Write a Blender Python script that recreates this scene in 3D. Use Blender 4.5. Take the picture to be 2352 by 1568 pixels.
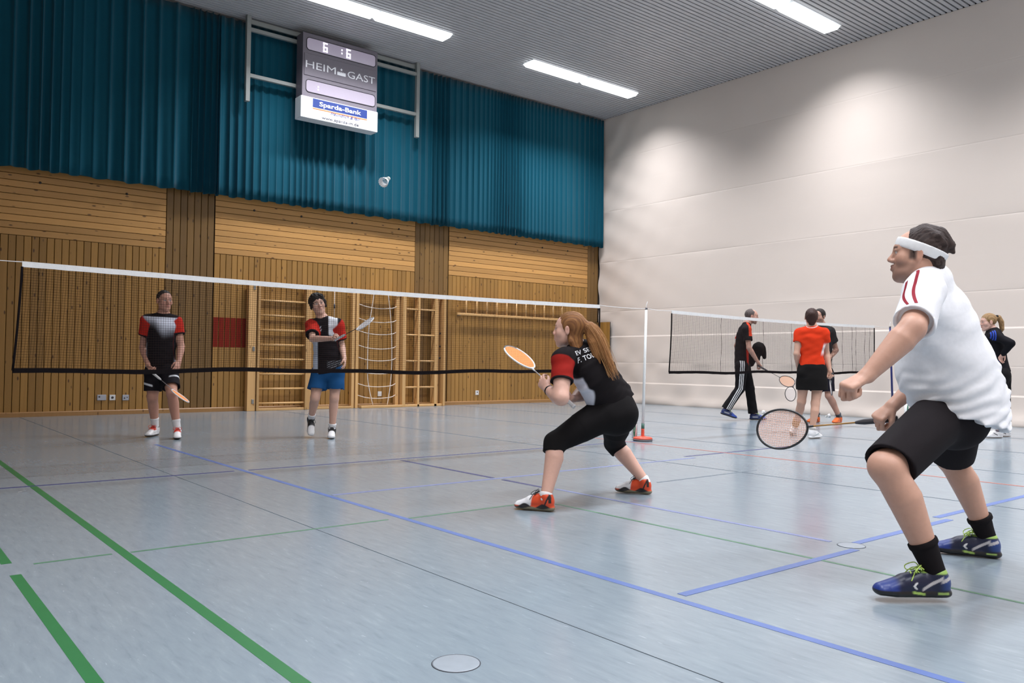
import bpy, bmesh, math, random
import numpy as np
from mathutils import Vector, Matrix
for _o in list(bpy.data.objects): bpy.data.objects.remove(_o, do_unlink=True)
scene = bpy.context.scene
COL = scene.collection
random.seed(7)

# ------------------------------------------------------------------ camera
cam_data = bpy.data.cameras.new('camera')
cam = bpy.data.objects.new('camera', cam_data)
COL.objects.link(cam)
scene.camera = cam
YAW, PITCH, ROLL, CAM_H = 0.6789, 0.0254, 0.0123, 0.92
_f = Vector((math.sin(YAW)*math.cos(PITCH), math.cos(YAW)*math.cos(PITCH), math.sin(PITCH)))
_r = Vector((math.cos(YAW), -math.sin(YAW), 0.0))
_u = _r.cross(_f)
_r2 = _r*math.cos(ROLL) + _u*math.sin(ROLL)
_u2 = -_r*math.sin(ROLL) + _u*math.cos(ROLL)
cam.matrix_world = Matrix(((_r2.x, _u2.x, -_f.x, 0), (_r2.y, _u2.y, -_f.y, 0), (_r2.z, _u2.z, -_f.z, CAM_H), (0, 0, 0, 1)))
cam_data.sensor_width = 36.0
cam_data.lens = 28.735
cam_data.clip_start = 0.05
cam_data.clip_end = 200

# ------------------------------------------------------------------ world, exposure
world = bpy.data.worlds.new('world'); scene.world = world
world.use_nodes = True
world.node_tree.nodes['Background'].inputs[0].default_value = (0.02, 0.02, 0.022, 1)
vs = scene.view_settings
vs.view_transform = 'Standard'
try: vs.look = 'None'
except Exception: pass
vs.gamma = 1.0
vs.use_curve_mapping = False
vs.exposure = -0.32
LAMP_POWER = 116.0          # W per half luminaire
LAMP_GLOW = 4.5            # radiance of the lamp diffusers
LAMP_COL = (0.93, 0.95, 1.0)
ROOM = dict(x0=-1.0, x1=14.2455, y0=-12.7, y1=14.31, h=6.9045)
# lamps (area lights under each luminaire half): three columns, six rows of the hall
LAMP_X = [0.36, 1.88, 5.40, 6.92, 10.34, 11.90]
LAMP_Y = [12.40, 7.65, 2.90, -1.85, -6.60, -11.35]
LAMPS_OFF = {(0, 0), (0, 1)}     # (column, row) of luminaires that are switched off
for _ri, _y in enumerate(LAMP_Y):
    for _xi, _x in enumerate(LAMP_X):
        if (_xi//2, _ri) in LAMPS_OFF: continue
        ld = bpy.data.lights.new('hall_lamp_light', 'AREA')
        ld.shape = 'RECTANGLE'; ld.size = 1.46; ld.size_y = 0.30
        ld.energy = LAMP_POWER; ld.color = LAMP_COL; ld.spread = math.radians(127)
        lo = bpy.data.objects.new('hall_lamp_light', ld); COL.objects.link(lo)
        lo.location = (_x + 0.75, _y, ROOM['h'] - 0.078)

# ------------------------------------------------------------------ helpers
def tag(o, label=None, cat=None, group=None, kind=None):
    if label: o['label'] = label
    if cat: o['category'] = cat
    if group: o['group'] = group
    if kind: o['kind'] = kind
    return o
def empty(name, loc=(0, 0, 0), label=None, cat=None, group=None, kind=None):
    o = bpy.data.objects.new(name, None); COL.objects.link(o)
    o.location = loc; o.empty_display_size = 0.1
    return tag(o, label, cat, group, kind)
def link(name, me, mat=None, parent=None, loc=None, rot=None):
    o = bpy.data.objects.new(name, me); COL.objects.link(o)
    if mat is not None and len(me.materials) == 0: me.materials.append(mat)
    if loc is not None: o.location = loc
    if rot is not None: o.rotation_euler = rot
    if parent is not None:
        o.parent = parent
        if loc is None and rot is None:
            pass
    return o
def wparent(o, parent):
    """parent without moving: both live in world coordinates of translation-only parents"""
    o.parent = parent
    o.location = Vector(o.location) - Vector(parent.location)
    return o
def mesh(name, verts, faces, smooth=False):
    me = bpy.data.meshes.new(name)
    me.from_pydata([tuple(v) for v in verts], [], [tuple(f) for f in faces])
    if smooth: me.polygons.foreach_set('use_smooth', [True]*len(me.polygons))
    me.update()
    return me
class MB:
    """collects boxes, bars, tubes and grids into one mesh"""
    def __init__(s): s.v = []; s.f = []; s.sm = []
    def add(s, v, f, smooth=False):
        n = len(s.v); s.v += [tuple(p) for p in v]
        s.f += [tuple(i+n for i in q) for q in f]; s.sm += [smooth]*len(f); return s
    def box(s, x0, x1, y0, y1, z0, z1):
        v = [(x0,y0,z0),(x1,y0,z0),(x1,y1,z0),(x0,y1,z0),(x0,y0,z1),(x1,y0,z1),(x1,y1,z1),(x0,y1,z1)]
        return s.add(v, [(0,3,2,1),(4,5,6,7),(0,1,5,4),(1,2,6,5),(2,3,7,6),(3,0,4,7)])
    def cbox(s, x0, x1, y0, y1, z0, z1, c=0.01):
        """box with chamfered vertical-ish edges on all 12 edges (24 verts)"""
        bm = bmesh.new()
        bmesh.ops.create_cube(bm, size=1.0)
        for v in bm.verts:
            v.co = Vector(((x0+x1)/2+v.co.x*(x1-x0), (y0+y1)/2+v.co.y*(y1-y0), (z0+z1)/2+v.co.z*(z1-z0)))
        bmesh.ops.bevel(bm, geom=list(bm.edges), offset=c, segments=1, affect='EDGES')
        bm.verts.index_update()
        s.add([v.co.copy() for v in bm.verts], [[v.index for v in f.verts] for f in bm.faces]); bm.free(); return s
    def tube(s, pts, r, n=8, caps=True, smooth=True, closed=False):
        pts = [Vector(p) for p in pts]; m = len(pts)
        rs = r if isinstance(r, (list, tuple)) else [r]*m
        vs_, fs = [], []
        prev = None
        for i, p in enumerate(pts):
            if closed: t = pts[(i+1) % m]-pts[i-1]
            else: t = pts[min(i+1, m-1)]-pts[max(i-1, 0)]
            t = t.normalized() if t.length > 1e-9 else Vector((0, 0, 1))
            if prev is None:
                a = Vector((0, 0, 1)) if abs(t.z) < 0.9 else Vector((1, 0, 0))
                prev = t.cross(a).normalized()
            nrm = (prev - t*prev.dot(t)).normalized(); prev = nrm
            b = t.cross(nrm)
            for k in range(n):
                an = 2*math.pi*k/n
                vs_.append(p + (nrm*math.cos(an)+b*math.sin(an))*rs[i])
        rng = range(m) if closed else range(m-1)
        for i in rng:
            j = (i+1) % m
            for k in range(n):
                fs.append((i*n+k, i*n+(k+1) % n, j*n+(k+1) % n, j*n+k))
        if caps and not closed:
            fs.append(tuple(range(n-1, -1, -1))); fs.append(tuple((m-1)*n+k for k in range(n)))
        return s.add(vs_, fs, smooth)
    def lathe(s, prof, n=24, loc=(0, 0, 0), smooth=True):
        vs_ = []; fs = []
        for r, z in prof:
            for k in range(n):
                a = 2*math.pi*k/n; vs_.append((loc[0]+r*math.cos(a), loc[1]+r*math.sin(a), loc[2]+z))
        for i in range(len(prof)-1):
            for k in range(n): fs.append((i*n+k, i*n+(k+1) % n, (i+1)*n+(k+1) % n, (i+1)*n+k))
        fs.append(tuple(range(n-1, -1, -1))); fs.append(tuple((len(prof)-1)*n+k for k in range(n)))
        return s.add(vs_, fs, smooth)
    def prism(s, poly, axis, a0, a1):
        """polygon in the two other axes, extruded along axis from a0 to a1"""
        n = len(poly)
        def P(p, a):
            return {'x': (a, p[0], p[1]), 'y': (p[0], a, p[1]), 'z': (p[0], p[1], a)}[axis]
        v = [P(p, a0) for p in poly]+[P(p, a1) for p in poly]
        f = [tuple(range(n)), tuple(range(2*n-1, n-1, -1))]+[(i, i+n, (i+1) % n+n, (i+1) % n) for i in range(n)]
        return s.add(v, f)
    def data(s, name='part'):
        me = mesh(name, s.v, s.f)
        me.polygons.foreach_set('use_smooth', s.sm)
        bm = bmesh.new(); bm.from_mesh(me); bmesh.ops.recalc_face_normals(bm, faces=bm.faces); bm.to_mesh(me); bm.free()
        return me
    def build(s, name, mat=None, parent=None, loc=None):
        return link(name, s.data(name), mat, parent, loc)

# ------------------------------------------------------------------ materials
def new_mat(name):
    m = bpy.data.materials.new(name); m.use_nodes = True
    nt = m.node_tree
    return m, nt, nt.nodes['Principled BSDF']
def nd(nt, typ, **kw):
    n = nt.nodes.new(typ)
    for k, v in kw.items():
        if k.startswith('i_'):
            n.inputs[int(k[2:]) if k[2:].isdigit() else k[2:]].default_value = v
        else: setattr(n, k, v)
    return n
def plain(name, col, rough=0.5, metal=0.0, spec=0.5, var=0.06, scale=40.0, bump=0.0, coat=0.0, sheen=0.0, emit=None, bscale=None):
    """principled material with a little noise in colour and an optional fine bump"""
    m, nt, b = new_mat(name)
    tc = nd(nt, 'ShaderNodeTexCoord')
    nz = nd(nt, 'ShaderNodeTexNoise', i_Scale=scale, i_Detail=3.0)
    nt.links.new(tc.outputs['Object'], nz.inputs['Vector'])
    mx = nd(nt, 'ShaderNodeMix', data_type='RGBA')
    mx.inputs[6].default_value = tuple(max(0, c*(1-var)) for c in col)+(1,)
    mx.inputs[7].default_value = tuple(min(1, c*(1+var)) for c in col)+(1,)
    nt.links.new(nz.outputs['Fac'], mx.inputs[0]); nt.links.new(mx.outputs[2], b.inputs['Base Color'])
    b.inputs['Roughness'].default_value = rough; b.inputs['Metallic'].default_value = metal
    b.inputs['Specular IOR Level'].default_value = spec
    b.inputs['Coat Weight'].default_value = coat
    b.inputs['Sheen Weight'].default_value = sheen
    if bump:
        nb = nd(nt, 'ShaderNodeTexNoise', i_Scale=bscale or scale*3, i_Detail=4.0)
        nt.links.new(tc.outputs['Object'], nb.inputs['Vector'])
        bp = nd(nt, 'ShaderNodeBump', i_Strength=bump, i_Distance=0.01)
        nt.links.new(nb.outputs['Fac'], bp.inputs['Height']); nt.links.new(bp.outputs['Normal'], b.inputs['Normal'])
    if emit:
        b.inputs['Emission Color'].default_value = tuple(emit[:3])+(1,); b.inputs['Emission Strength'].default_value = emit[3]
    return m
def attr_mat(name, rough=0.7, spec=0.3, bump=0.0, bscale=300.0, sheen=0.0, sub=0.0, stretch=None):
    """base colour from the mesh's own colour attribute (print and dye of the cloth, skin tones)"""
    m, nt, b = new_mat(name)
    at = nd(nt, 'ShaderNodeAttribute'); at.attribute_name = 'tint'
    tc = nd(nt, 'ShaderNodeTexCoord')
    nz = nd(nt, 'ShaderNodeTexNoise', i_Scale=60.0, i_Detail=3.0)
    nt.links.new(tc.outputs['Object'], nz.inputs['Vector'])
    mr = nd(nt, 'ShaderNodeMapRange'); mr.inputs[3].default_value = 0.93; mr.inputs[4].default_value = 1.06
    nt.links.new(nz.outputs['Fac'], mr.inputs[0])
    mul = nd(nt, 'ShaderNodeVectorMath', operation='SCALE')
    nt.links.new(at.outputs['Color'], mul.inputs[0]); nt.links.new(mr.outputs[0], mul.inputs[3])
    nt.links.new(mul.outputs[0], b.inputs['Base Color'])
    b.inputs['Roughness'].default_value = rough; b.inputs['Specular IOR Level'].default_value = spec
    b.inputs['Sheen Weight'].default_value = sheen
    if sub:
        b.inputs['Subsurface Weight'].default_value = sub
        b.inputs['Subsurface Radius'].default_value = (0.012, 0.005, 0.003)
    if bump:
        nb = nd(nt, 'ShaderNodeTexNoise', i_Scale=bscale, i_Detail=2.0)
        if stretch:
            mp = nd(nt, 'ShaderNodeMapping'); mp.inputs['Scale'].default_value = stretch
            nt.links.new(tc.outputs['Object'], mp.inputs['Vector']); nt.links.new(mp.outputs[0], nb.inputs['Vector'])
        else: nt.links.new(tc.outputs['Object'], nb.inputs['Vector'])
        bp = nd(nt, 'ShaderNodeBump', i_Strength=bump, i_Distance=0.004)
        nt.links.new(nb.outputs['Fac'], bp.inputs['Height']); nt.links.new(bp.outputs['Normal'], b.inputs['Normal'])
    return m
def wood_mat(name, c1, c2, knot, rough=0.42):
    """pine: grain along local Z, knots, a tint per board"""
    m, nt, b = new_mat(name)
    tc = nd(nt, 'ShaderNodeTexCoord'); oi = nd(nt, 'ShaderNodeObjectInfo')
    off = nd(nt, 'ShaderNodeVectorMath', operation='SCALE'); off.inputs[0].default_value = (17.0, 31.0, 53.0)
    nt.links.new(oi.outputs['Random'], off.inputs[3])
    ad = nd(nt, 'ShaderNodeVectorMath', operation='ADD')
    nt.links.new(tc.outputs['Object'], ad.inputs[0]); nt.links.new(off.outputs[0], ad.inputs[1])
    mp = nd(nt, 'ShaderNodeMapping'); mp.inputs['Scale'].default_value = (38, 38, 1.6)
    nt.links.new(ad.outputs[0], mp.inputs['Vector'])
    gr = nd(nt, 'ShaderNodeTexNoise', i_Scale=1.0, i_Detail=4.0, i_Distortion=0.6)
    nt.links.new(mp.outputs[0], gr.inputs['Vector'])
    rp = nd(nt, 'ShaderNodeMix', data_type='RGBA')
    rp.inputs[6].default_value = tuple(c1)+(1,); rp.inputs[7].default_value = tuple(c2)+(1,)
    nt.links.new(gr.outputs['Fac'], rp.inputs[0])
    mk = nd(nt, 'ShaderNodeMapping'); mk.inputs['Scale'].default_value = (10.0, 10.0, 4.0)
    nt.links.new(ad.outputs[0], mk.inputs['Vector'])
    vo = nd(nt, 'ShaderNodeTexVoronoi', i_Scale=1.0, i_Randomness=1.0)
    nt.links.new(mk.outputs[0], vo.inputs['Vector'])
    kr = nd(nt, 'ShaderNodeMapRange'); kr.inputs[1].default_value = 0.075; kr.inputs[2].default_value = 0.15
    kr.inputs[3].default_value = 0.85; kr.inputs[4].default_value = 0.0
    nt.links.new(vo.outputs['Distance'], kr.inputs[0])
    mxk = nd(nt, 'ShaderNodeMix', data_type='RGBA'); mxk.inputs[7].default_value = tuple(knot)+(1,)
    nt.links.new(kr.outputs[0], mxk.inputs[0]); nt.links.new(rp.outputs[2], mxk.inputs[6])
    tr = nd(nt, 'ShaderNodeMapRange'); tr.inputs[3].default_value = 0.80; tr.inputs[4].default_value = 1.14
    nt.links.new(oi.outputs['Random'], tr.inputs[0])
    sc = nd(nt, 'ShaderNodeVectorMath', operation='SCALE')
    nt.links.new(mxk.outputs[2], sc.inputs[0]); nt.links.new(tr.outputs[0], sc.inputs[3])
    nt.links.new(sc.outputs[0], b.inputs['Base Color'])
    b.inputs['Roughness'].default_value = rough
    bp = nd(nt, 'ShaderNodeBump', i_Strength=0.15, i_Distance=0.003)
    nt.links.new(gr.outputs['Fac'], bp.inputs['Height']); nt.links.new(bp.outputs['Normal'], b.inputs['Normal'])
    return m
def emit_mat(name, col, strength):
    m, nt, b = new_mat(name)
    b.inputs['Base Color'].default_value = tuple(col)+(1,)
    b.inputs['Emission Color'].default_value = tuple(col)+(1,)
    b.inputs['Emission Strength'].default_value = strength
    return m
def text_mesh(name, body, height, mat, parent=None, width=None, extrude=0.0015, bold=0.0, shear=0.0, spacing=1.0):
    """lettering in the local XY plane, baseline origin at its left end; height = cap height"""
    cu = bpy.data.curves.new(name, 'FONT'); cu.body = body; cu.size = 1.0
    cu.extrude = extrude; cu.offset = bold; cu.shear = shear; cu.space_character = spacing; cu.resolution_u = 3
    o = bpy.data.objects.new(name, cu); COL.objects.link(o)
    dg = bpy.context.evaluated_depsgraph_get()
    me = bpy.data.meshes.new_from_object(o.evaluated_get(dg))
    bpy.data.objects.remove(o, do_unlink=True)
    n = len(me.vertices); co = np.empty(n*3); me.vertices.foreach_get('co', co); co = co.reshape(n, 3)
    co[:, 0] -= co[:, 0].min()
    s = height/0.729
    co[:, :2] *= s
    if width: co[:, 0] *= width/co[:, 0].max()
    me.vertices.foreach_set('co', co.ravel()); me.update(); me.name = name
    me.materials.clear()
    return link(name, me, mat, parent)
# ================================================================== SETTING
X0, X1, Y0, Y1, HC = ROOM['x0'], ROOM['x1'], ROOM['y0'], ROOM['y1'], ROOM['h']
# ---- floor
def floor_mat():
    m, nt, b = new_mat('blue_linoleum')
    tc = nd(nt, 'ShaderNodeTexCoord')
    mp = nd(nt, 'ShaderNodeMapping'); mp.inputs['Scale'].default_value = (34, 6.0, 1)
    nt.links.new(tc.outputs['Object'], mp.inputs['Vector'])
    n1 = nd(nt, 'ShaderNodeTexNoise', i_Scale=1.0, i_Detail=6.0, i_Roughness=0.62, i_Distortion=0.4)
    nt.links.new(mp.outputs[0], n1.inputs['Vector'])
    cr = nd(nt, 'ShaderNodeValToRGB'); e = cr.color_ramp.elements
    e[0].position = 0.22; e[0].color = (0.182, 0.222, 0.258, 1)
    e[1].position = 0.80; e[1].color = (0.292, 0.342, 0.376, 1)
    k = e.new(0.42); k.color = (0.222, 0.266, 0.304, 1)
    k = e.new(0.60); k.color = (0.240, 0.287, 0.322, 1)
    nt.links.new(n1.outputs['Fac'], cr.inputs[0])
    mp2 = nd(nt, 'ShaderNodeMapping'); mp2.inputs['Scale'].default_value = (75, 14.0, 1)
    nt.links.new(tc.outputs['Object'], mp2.inputs['Vector'])
    n2 = nd(nt, 'ShaderNodeTexNoise', i_Scale=1.0, i_Detail=2.0)
    nt.links.new(mp2.outputs[0], n2.inputs['Vector'])
    fl = nd(nt, 'ShaderNodeMapRange'); fl.inputs[1].default_value = 0.68; fl.inputs[2].default_value = 0.80
    fl.inputs[3].default_value = 0.0; fl.inputs[4].default_value = 0.55
    nt.links.new(n2.outputs['Fac'], fl.inputs[0])
    mx = nd(nt, 'ShaderNodeMix', data_type='RGBA'); mx.inputs[7].default_value = (0.44, 0.50, 0.54, 1)
    nt.links.new(fl.outputs[0], mx.inputs[0]); nt.links.new(cr.outputs[0], mx.inputs[6])
    nt.links.new(mx.outputs[2], b.inputs['Base Color'])
    n3 = nd(nt, 'ShaderNodeTexNoise', i_Scale=0.9, i_Detail=5.0)
    nt.links.new(tc.outputs['Object'], n3.inputs['Vector'])
    rr = nd(nt, 'ShaderNodeMapRange'); rr.inputs[3].default_value = 0.13; rr.inputs[4].default_value = 0.27
    nt.links.new(n3.outputs['Fac'], rr.inputs[0]); nt.links.new(rr.outputs[0], b.inputs['Roughness'])
    b.inputs['Specular IOR Level'].default_value = 0.55
    bp = nd(nt, 'ShaderNodeBump', i_Strength=0.015, i_Distance=0.002)
    nt.links.new(n1.outputs['Fac'], bp.inputs['Height']); nt.links.new(bp.outputs['Normal'], b.inputs['Normal'])
    return m
FLOOR = MB().box(X0-.2, X1+.4, Y0-.2, Y1+.2, -0.12, 0.0).build('floor', floor_mat())
tag(FLOOR, 'pale blue marbled linoleum sports floor', None, kind='structure')
GREEN = plain('green_line_paint', (0.028, 0.150, 0.050), 0.4, var=.10, scale=9)
BLUE = plain('blue_line_paint', (0.095, 0.150, 0.36), 0.4, var=.12, scale=9)
DBLUE = plain('dark_blue_line_paint', (0.050, 0.055, 0.15), 0.42, var=.12, scale=9)
RED = plain('red_line_paint', (0.45, 0.13, 0.09), 0.4, var=.12, scale=9)
SEAM = plain('sheet_seam', (0.13, 0.155, 0.18), 0.6)
THIN_G = plain('worn_green_line_paint', (0.08, 0.18, 0.11), 0.45, var=.3, scale=14)
PALEB = plain('worn_blue_line_paint', (0.175, 0.20, 0.36), 0.42, var=.2, scale=9)
_LZ = 0.0
def line(name, x0, x1, y0, y1, m):
    global _LZ
    _LZ += .00006
    o = MB().box(x0, x1, y0, y1, -0.004-_LZ, 0.0006+_LZ).build(name, m, FLOOR); return o
def yline(x, w, y0, y1, m, name='court_line'): line(name, x-w/2, x+w/2, y0, y1, m)
def xline(y, w, x0, x1, m, name='court_line'): line(name, x0, x1, y-w/2, y+w/2, m)
yline(1.020, .046, Y0, 9.6, GREEN)
yline(0.558, .042, Y0, 4.00, GREEN); yline(0.556, .042, 4.235, 9.6, GREEN)
xline(4.165, .022, 0.65, 0.97, THIN_G); xline(4.15, .022, 1.05, 2.44, THIN_G); xline(4.11, .022, 2.56, 3.40, THIN_G)
yline(3.60, .022, 1.2, 3.98, THIN_G)
yline(2.535, .040, Y0, 9.15, BLUE)
xline(6.66, .040, -0.8, 2.46, DBLUE); xline(6.65, .036, 2.58, 7.6, DBLUE)
yline(3.985, .036, 5.16, 6.54, DBLUE); yline(3.99, .036, 4.50, 5.04, DBLUE); yline(4.02, .034, 2.30, 4.45, PALEB)
xline(5.115, .038, 2.57, 4.6, PALEB); xline(5.16, .036, 4.6, 6.5, PALEB); xline(5.28, .036, 6.5, 8.4, DBLUE)
xline(2.125, .044, 2.60, 3.95, BLUE); xline(2.20, .044, 4.09, 5.2, BLUE); xline(2.28, .044, 5.2, 9.0, BLUE)
yline(7.14, .026, 1.0, 7.2, RED)
xline(4.25, .018, 4.9, 6.2, SEAM)
for _x in (0.0, 1.985, 5.97, 7.96, 9.95, 11.94): line('sheet_seam', _x-.0012, _x+.0012, Y0, Y1-.05, SEAM)
RING = plain('dark_ring', (0.05, 0.055, 0.07), 0.5)
LID = plain('lid_linoleum', (0.27, 0.305, 0.345), 0.35, var=.12, scale=25)
for cx, cy, r in ((1.457, 2.058, .074), (4.020, 2.185, .068)):
    o = MB().lathe([(r-.0015, -.004), (r-.0015, .0016), (r-.006, .002)], 40, (cx, cy, 0)).build('floor_socket_lid', LID, FLOOR)
    MB().tube([(cx+r*math.cos(t*math.pi/24), cy+r*math.sin(t*math.pi/24), .0008) for t in range(48)], .0016, 4, closed=True).build('lid_ring', RING, o)

# ---- wood wall
DARKGAP = plain('dark_gap', (0.018, 0.012, 0.008), 0.9)
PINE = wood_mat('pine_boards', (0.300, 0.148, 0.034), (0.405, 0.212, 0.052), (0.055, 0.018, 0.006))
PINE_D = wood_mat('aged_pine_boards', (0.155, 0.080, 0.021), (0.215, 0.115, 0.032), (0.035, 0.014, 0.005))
PINE_L = wood_mat('light_pine_boards', (0.500, 0.250, 0.072), (0.610, 0.325, 0.105), (0.07, 0.025, 0.008))
BEECH = wood_mat('pale_beech', (0.58, 0.330, 0.125), (0.68, 0.410, 0.175), (0.30, 0.15, 0.05), .38)
WB = MB().box(X0, X1+.3, Y1+.02, Y1+.25, -0.1, HC+.1).build('wall_back', DARKGAP)
tag(WB, 'long wall clad in pine boards', None, kind='structure')
def plank_data(w, L, th=.020, c=.005, name='plank'):
    """board with chamfered long edges; local Z along the board, front at -Y"""
    h = w/2
    poly = [(-h, th), (-h, c), (-h+c, 0), (h-c, 0), (h, c), (h, th)]
    return MB().prism(poly, 'z', -L/2, L/2).data(name)
def vboards(xa, xb, z0, z1, m, n, yfront, gap=.007, parent=WB, name='plank'):
    w = (xb-xa)/n
    me = plank_data(w-gap, z1-z0); me.materials.append(m)
    for i in range(n):
        link(name, me, None, parent, (xa+w*(i+.5), yfront+random.uniform(-.0015, .0015), (z0+z1)/2))
def hboards(xa, xb, z0, z1, m, n, yfront, gap=.007):
    w = (z1-z0)/n
    me = plank_data(w-gap, xb-xa-.008); me.materials.append(m)
    for i in range(n):
        link('plank', me, None, WB, ((xa+xb)/2, yfront+random.uniform(-.0015, .0015), z0+w*(i+.5)), (0, math.pi/2*1, 0))
ZP = 2.748
yf = Y1-.02
xs = [(X0, 4.045, 49), (4.853, 8.944, 40), (9.780, 13.866, 40)]
for xa, xb, n in xs:
    vboards(xa+.003, xb-.003, .075, ZP-.004, PINE, n, yf)
    hboards(xa+.003, xb-.003, ZP, ZP+.104*14, PINE_L, 14, yf)
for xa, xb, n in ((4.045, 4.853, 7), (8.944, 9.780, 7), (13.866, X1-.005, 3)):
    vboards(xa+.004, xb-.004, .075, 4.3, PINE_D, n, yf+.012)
BB = MB().prism([(Y1-.045, 0), (Y1-.045, .062), (Y1-.035, .075), (Y1+.02, .075), (Y1+.02, 0)], 'x', X0, X1-.01).build('baseboard_back', wood_mat('pine_baseboard', (0.33, 0.165, 0.055), (0.42, 0.22, 0.08), (0.12, 0.05, 0.015)))
tag(BB, 'pine skirting board under the board wall', None, kind='structure')
# bolt heads in the top board row
BOLT = plain('dark_bolt', (0.03, 0.02, 0.015), 0.5)
for _x in (2.18, 3.42, 5.55, 6.45, 7.5, 8.55, 10.2, 11.6, 12.4, 13.2):
    MB().lathe([(.020, 0), (.020, .006), (.012, .012)], 12).build('bolt', BOLT, WB, (_x, yf-.001, 3.585)).rotation_euler = (math.pi/2, 0, 0)
# red painted square on the boards beside the wall bars: five red board faces
REDP = plain('red_paint', (0.21, 0.016, 0.007), 0.6, spec=.15)
_w = (8.944-4.853)/40
_m = MB().box(-_w/2+.008, _w/2-.008, -.0015, .004, 1.125, 1.640).data('red_board_face'); _m.materials.append(REDP)
for i in range(6): link('red_board_face', _m, None, WB, (4.853+_w*(i+.5), yf-.0015, 0))

# ---- ceiling
CB = MB().box(X0, X1+.3, Y0, Y1+.2, HC+.03, HC+.2).build('ceiling', plain('ceiling_void', (0.02, 0.018, 0.02), .9))
tag(CB, 'slatted metal hall ceiling', None, kind='structure')
SLAT = plain('grey_aluminium_slats', (0.52, 0.51, 0.52), 0.42, metal=0.0, spec=.5, var=.05, scale=3)
P = .0935
_sl = MB().prism([(-.031, .030), (-.033, .004), (-.028, 0), (.028, 0), (.033, .004), (.031, .030), (.029, .030), (.029, .003), (-.029, .003), (-.029, .030)], 'x', X0, X1-.002).data('slat'); _sl.materials.append(SLAT)
_y = Y1-.06; _n = 0
while _y > Y0+.05:
    link('slat', _sl, None, CB, (0, _y, HC)); _y -= P; _n += 1
TR = MB().prism([(Y1-.075, HC-.004), (Y1-.075, HC-.05), (Y1-.02, HC-.05), (Y1-.02, HC-.004)], 'x', X0, X1-.01).build('trim_1', plain('pale_metal_trim', (0.42, 0.41, 0.40), .4))
tag(TR, 'pale metal edge profile between ceiling and curtains', None, kind='structure')

# ---- partition curtain (right), made of horizontal vinyl panels
VINYL = plain('beige_vinyl', (0.745, 0.648, 0.580), 0.55, spec=.35, var=.03, scale=1.3, bump=.10, bscale=9)
WR = MB().box(X1+.06, X1+.30, Y0, Y1+.02, 0, HC+.1).build('wall_right', plain('partition_core', (0.35, 0.31, 0.28), .8))
tag(WR, 'tall beige vinyl partition curtain dividing the hall', None, kind='structure')
rng = np.random.default_rng(5)
PH = rng.uniform(0, 6.28, 40)
def billow(y, z):
    """gentle sag and creases of the vinyl, stronger towards the floor and the wood wall"""
    low = np.clip(1.4-z, 0, 1.4)/1.4
    edge = np.exp(-(Y1-y)/1.1)
    d = .006*np.sin(y*.9+PH[0]+z*.6)+.004*np.sin(y*2.1+PH[1]-z*1.3)
    d += low*(.020*np.sin(y*3.1+PH[2]+z*2.2)+.014*np.sin(y*5.3+PH[3]-z*4.0)+.010*np.sin(y*8.7+PH[4]+z*5.5))
    d += edge*(.018*np.sin(y*9+z*6.5+PH[5])+.014*np.sin(y*5-z*9+PH[6]))
    return d
SEAMS = [0.0, 0.945, 2.17, 3.374, 4.609, 5.85, HC]
ygrid = np.concatenate([np.linspace(Y0, 3.0, 60, endpoint=False), np.linspace(3.0, Y1-.03, 170)])
for i in range(len(SEAMS)-1):
    za, zb = SEAMS[i], SEAMS[i+1]
    zz = np.unique(np.concatenate([[za, za+.004, za+.02], np.linspace(za+.05, zb-.05, 15), [(za+zb)/2-.03, (za+zb)/2-.008, (za+zb)/2, (za+zb)/2+.03], [zb-.02, zb-.004, zb]]))
    V = np.empty((len(zz), len(ygrid), 3))
    for a, z in enumerate(zz):
        e = min(z-za, zb-z); mid = abs(z-(za+zb)/2)
        off = .0018*math.exp(-(e/.003)) + .0006*math.exp(-(mid/.012)**2) - .0008*math.sin(math.pi*(z-za)/(zb-za))
        if i == 0: off -= .030*math.exp(-((z-.06)/.10)**2)
        V[a, :, 0] = X1+off+billow(ygrid, z)*(.25+.75*min(1, e/.1)); V[a, :, 1] = ygrid; V[a, :, 2] = z
    ny = len(ygrid)
    F_ = [(a*ny+b, (a+1)*ny+b, (a+1)*ny+b+1, a*ny+b+1) for a in range(len(zz)-1) for b in range(ny-1)]
    link('vinyl_panel', mesh('vinyl_panel', V.reshape(-1, 3), F_, True), VINYL, WR)
# ---- remaining walls, behind and beside the camera
o = MB().box(X0-.25, X0, Y0, Y1+.2, 0, HC+.1).build('wall_left', plain('beige_wall', (0.55, 0.48, 0.42), .7)); tag(o, 'plain beige side wall', None, kind='structure')
o = MB().box(X0, X1+.3, Y0-.25, Y0, 0, HC+.1).build('wall_front', plain('pine_wall', (0.40, 0.23, 0.10), .6)); tag(o, 'plain pine coloured end wall', None, kind='structure')
# ================================================================== FIXTURES
# ---- luminaires: housing, two halves with diffusers
DIFF = emit_mat('lamp_diffuser', (0.90, 0.97, 1.0), LAMP_GLOW)
HOUS = plain('lamp_housing', (0.55, 0.55, 0.56), .4)
def half_diffuser():
    L, W = 1.47, .335
    return MB().add([(0, -W/2, 0), (L, -W/2, 0), (L, W/2, 0), (0, W/2, 0), (.03, -W/2+.045, -.062), (L-.03, -W/2+.045, -.062), (L-.03, W/2-.045, -.062), (.03, W/2-.045, -.062)],
                    [(0, 1, 5, 4), (1, 2, 6, 5), (2, 3, 7, 6), (3, 0, 4, 7), (4, 5, 6, 7), (3, 2, 1, 0)]).data('diffuser')
_hd_on = half_diffuser(); _hd_on.materials.append(DIFF)
_hd_off = half_diffuser(); _hd_off.materials.append(plain('unlit_diffuser', (0.55, 0.57, 0.58), .3))
_hh = MB().box(-.03, 3.03, -.195, .195, -.004, .05).data('housing'); _hh.materials.append(HOUS)
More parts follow.
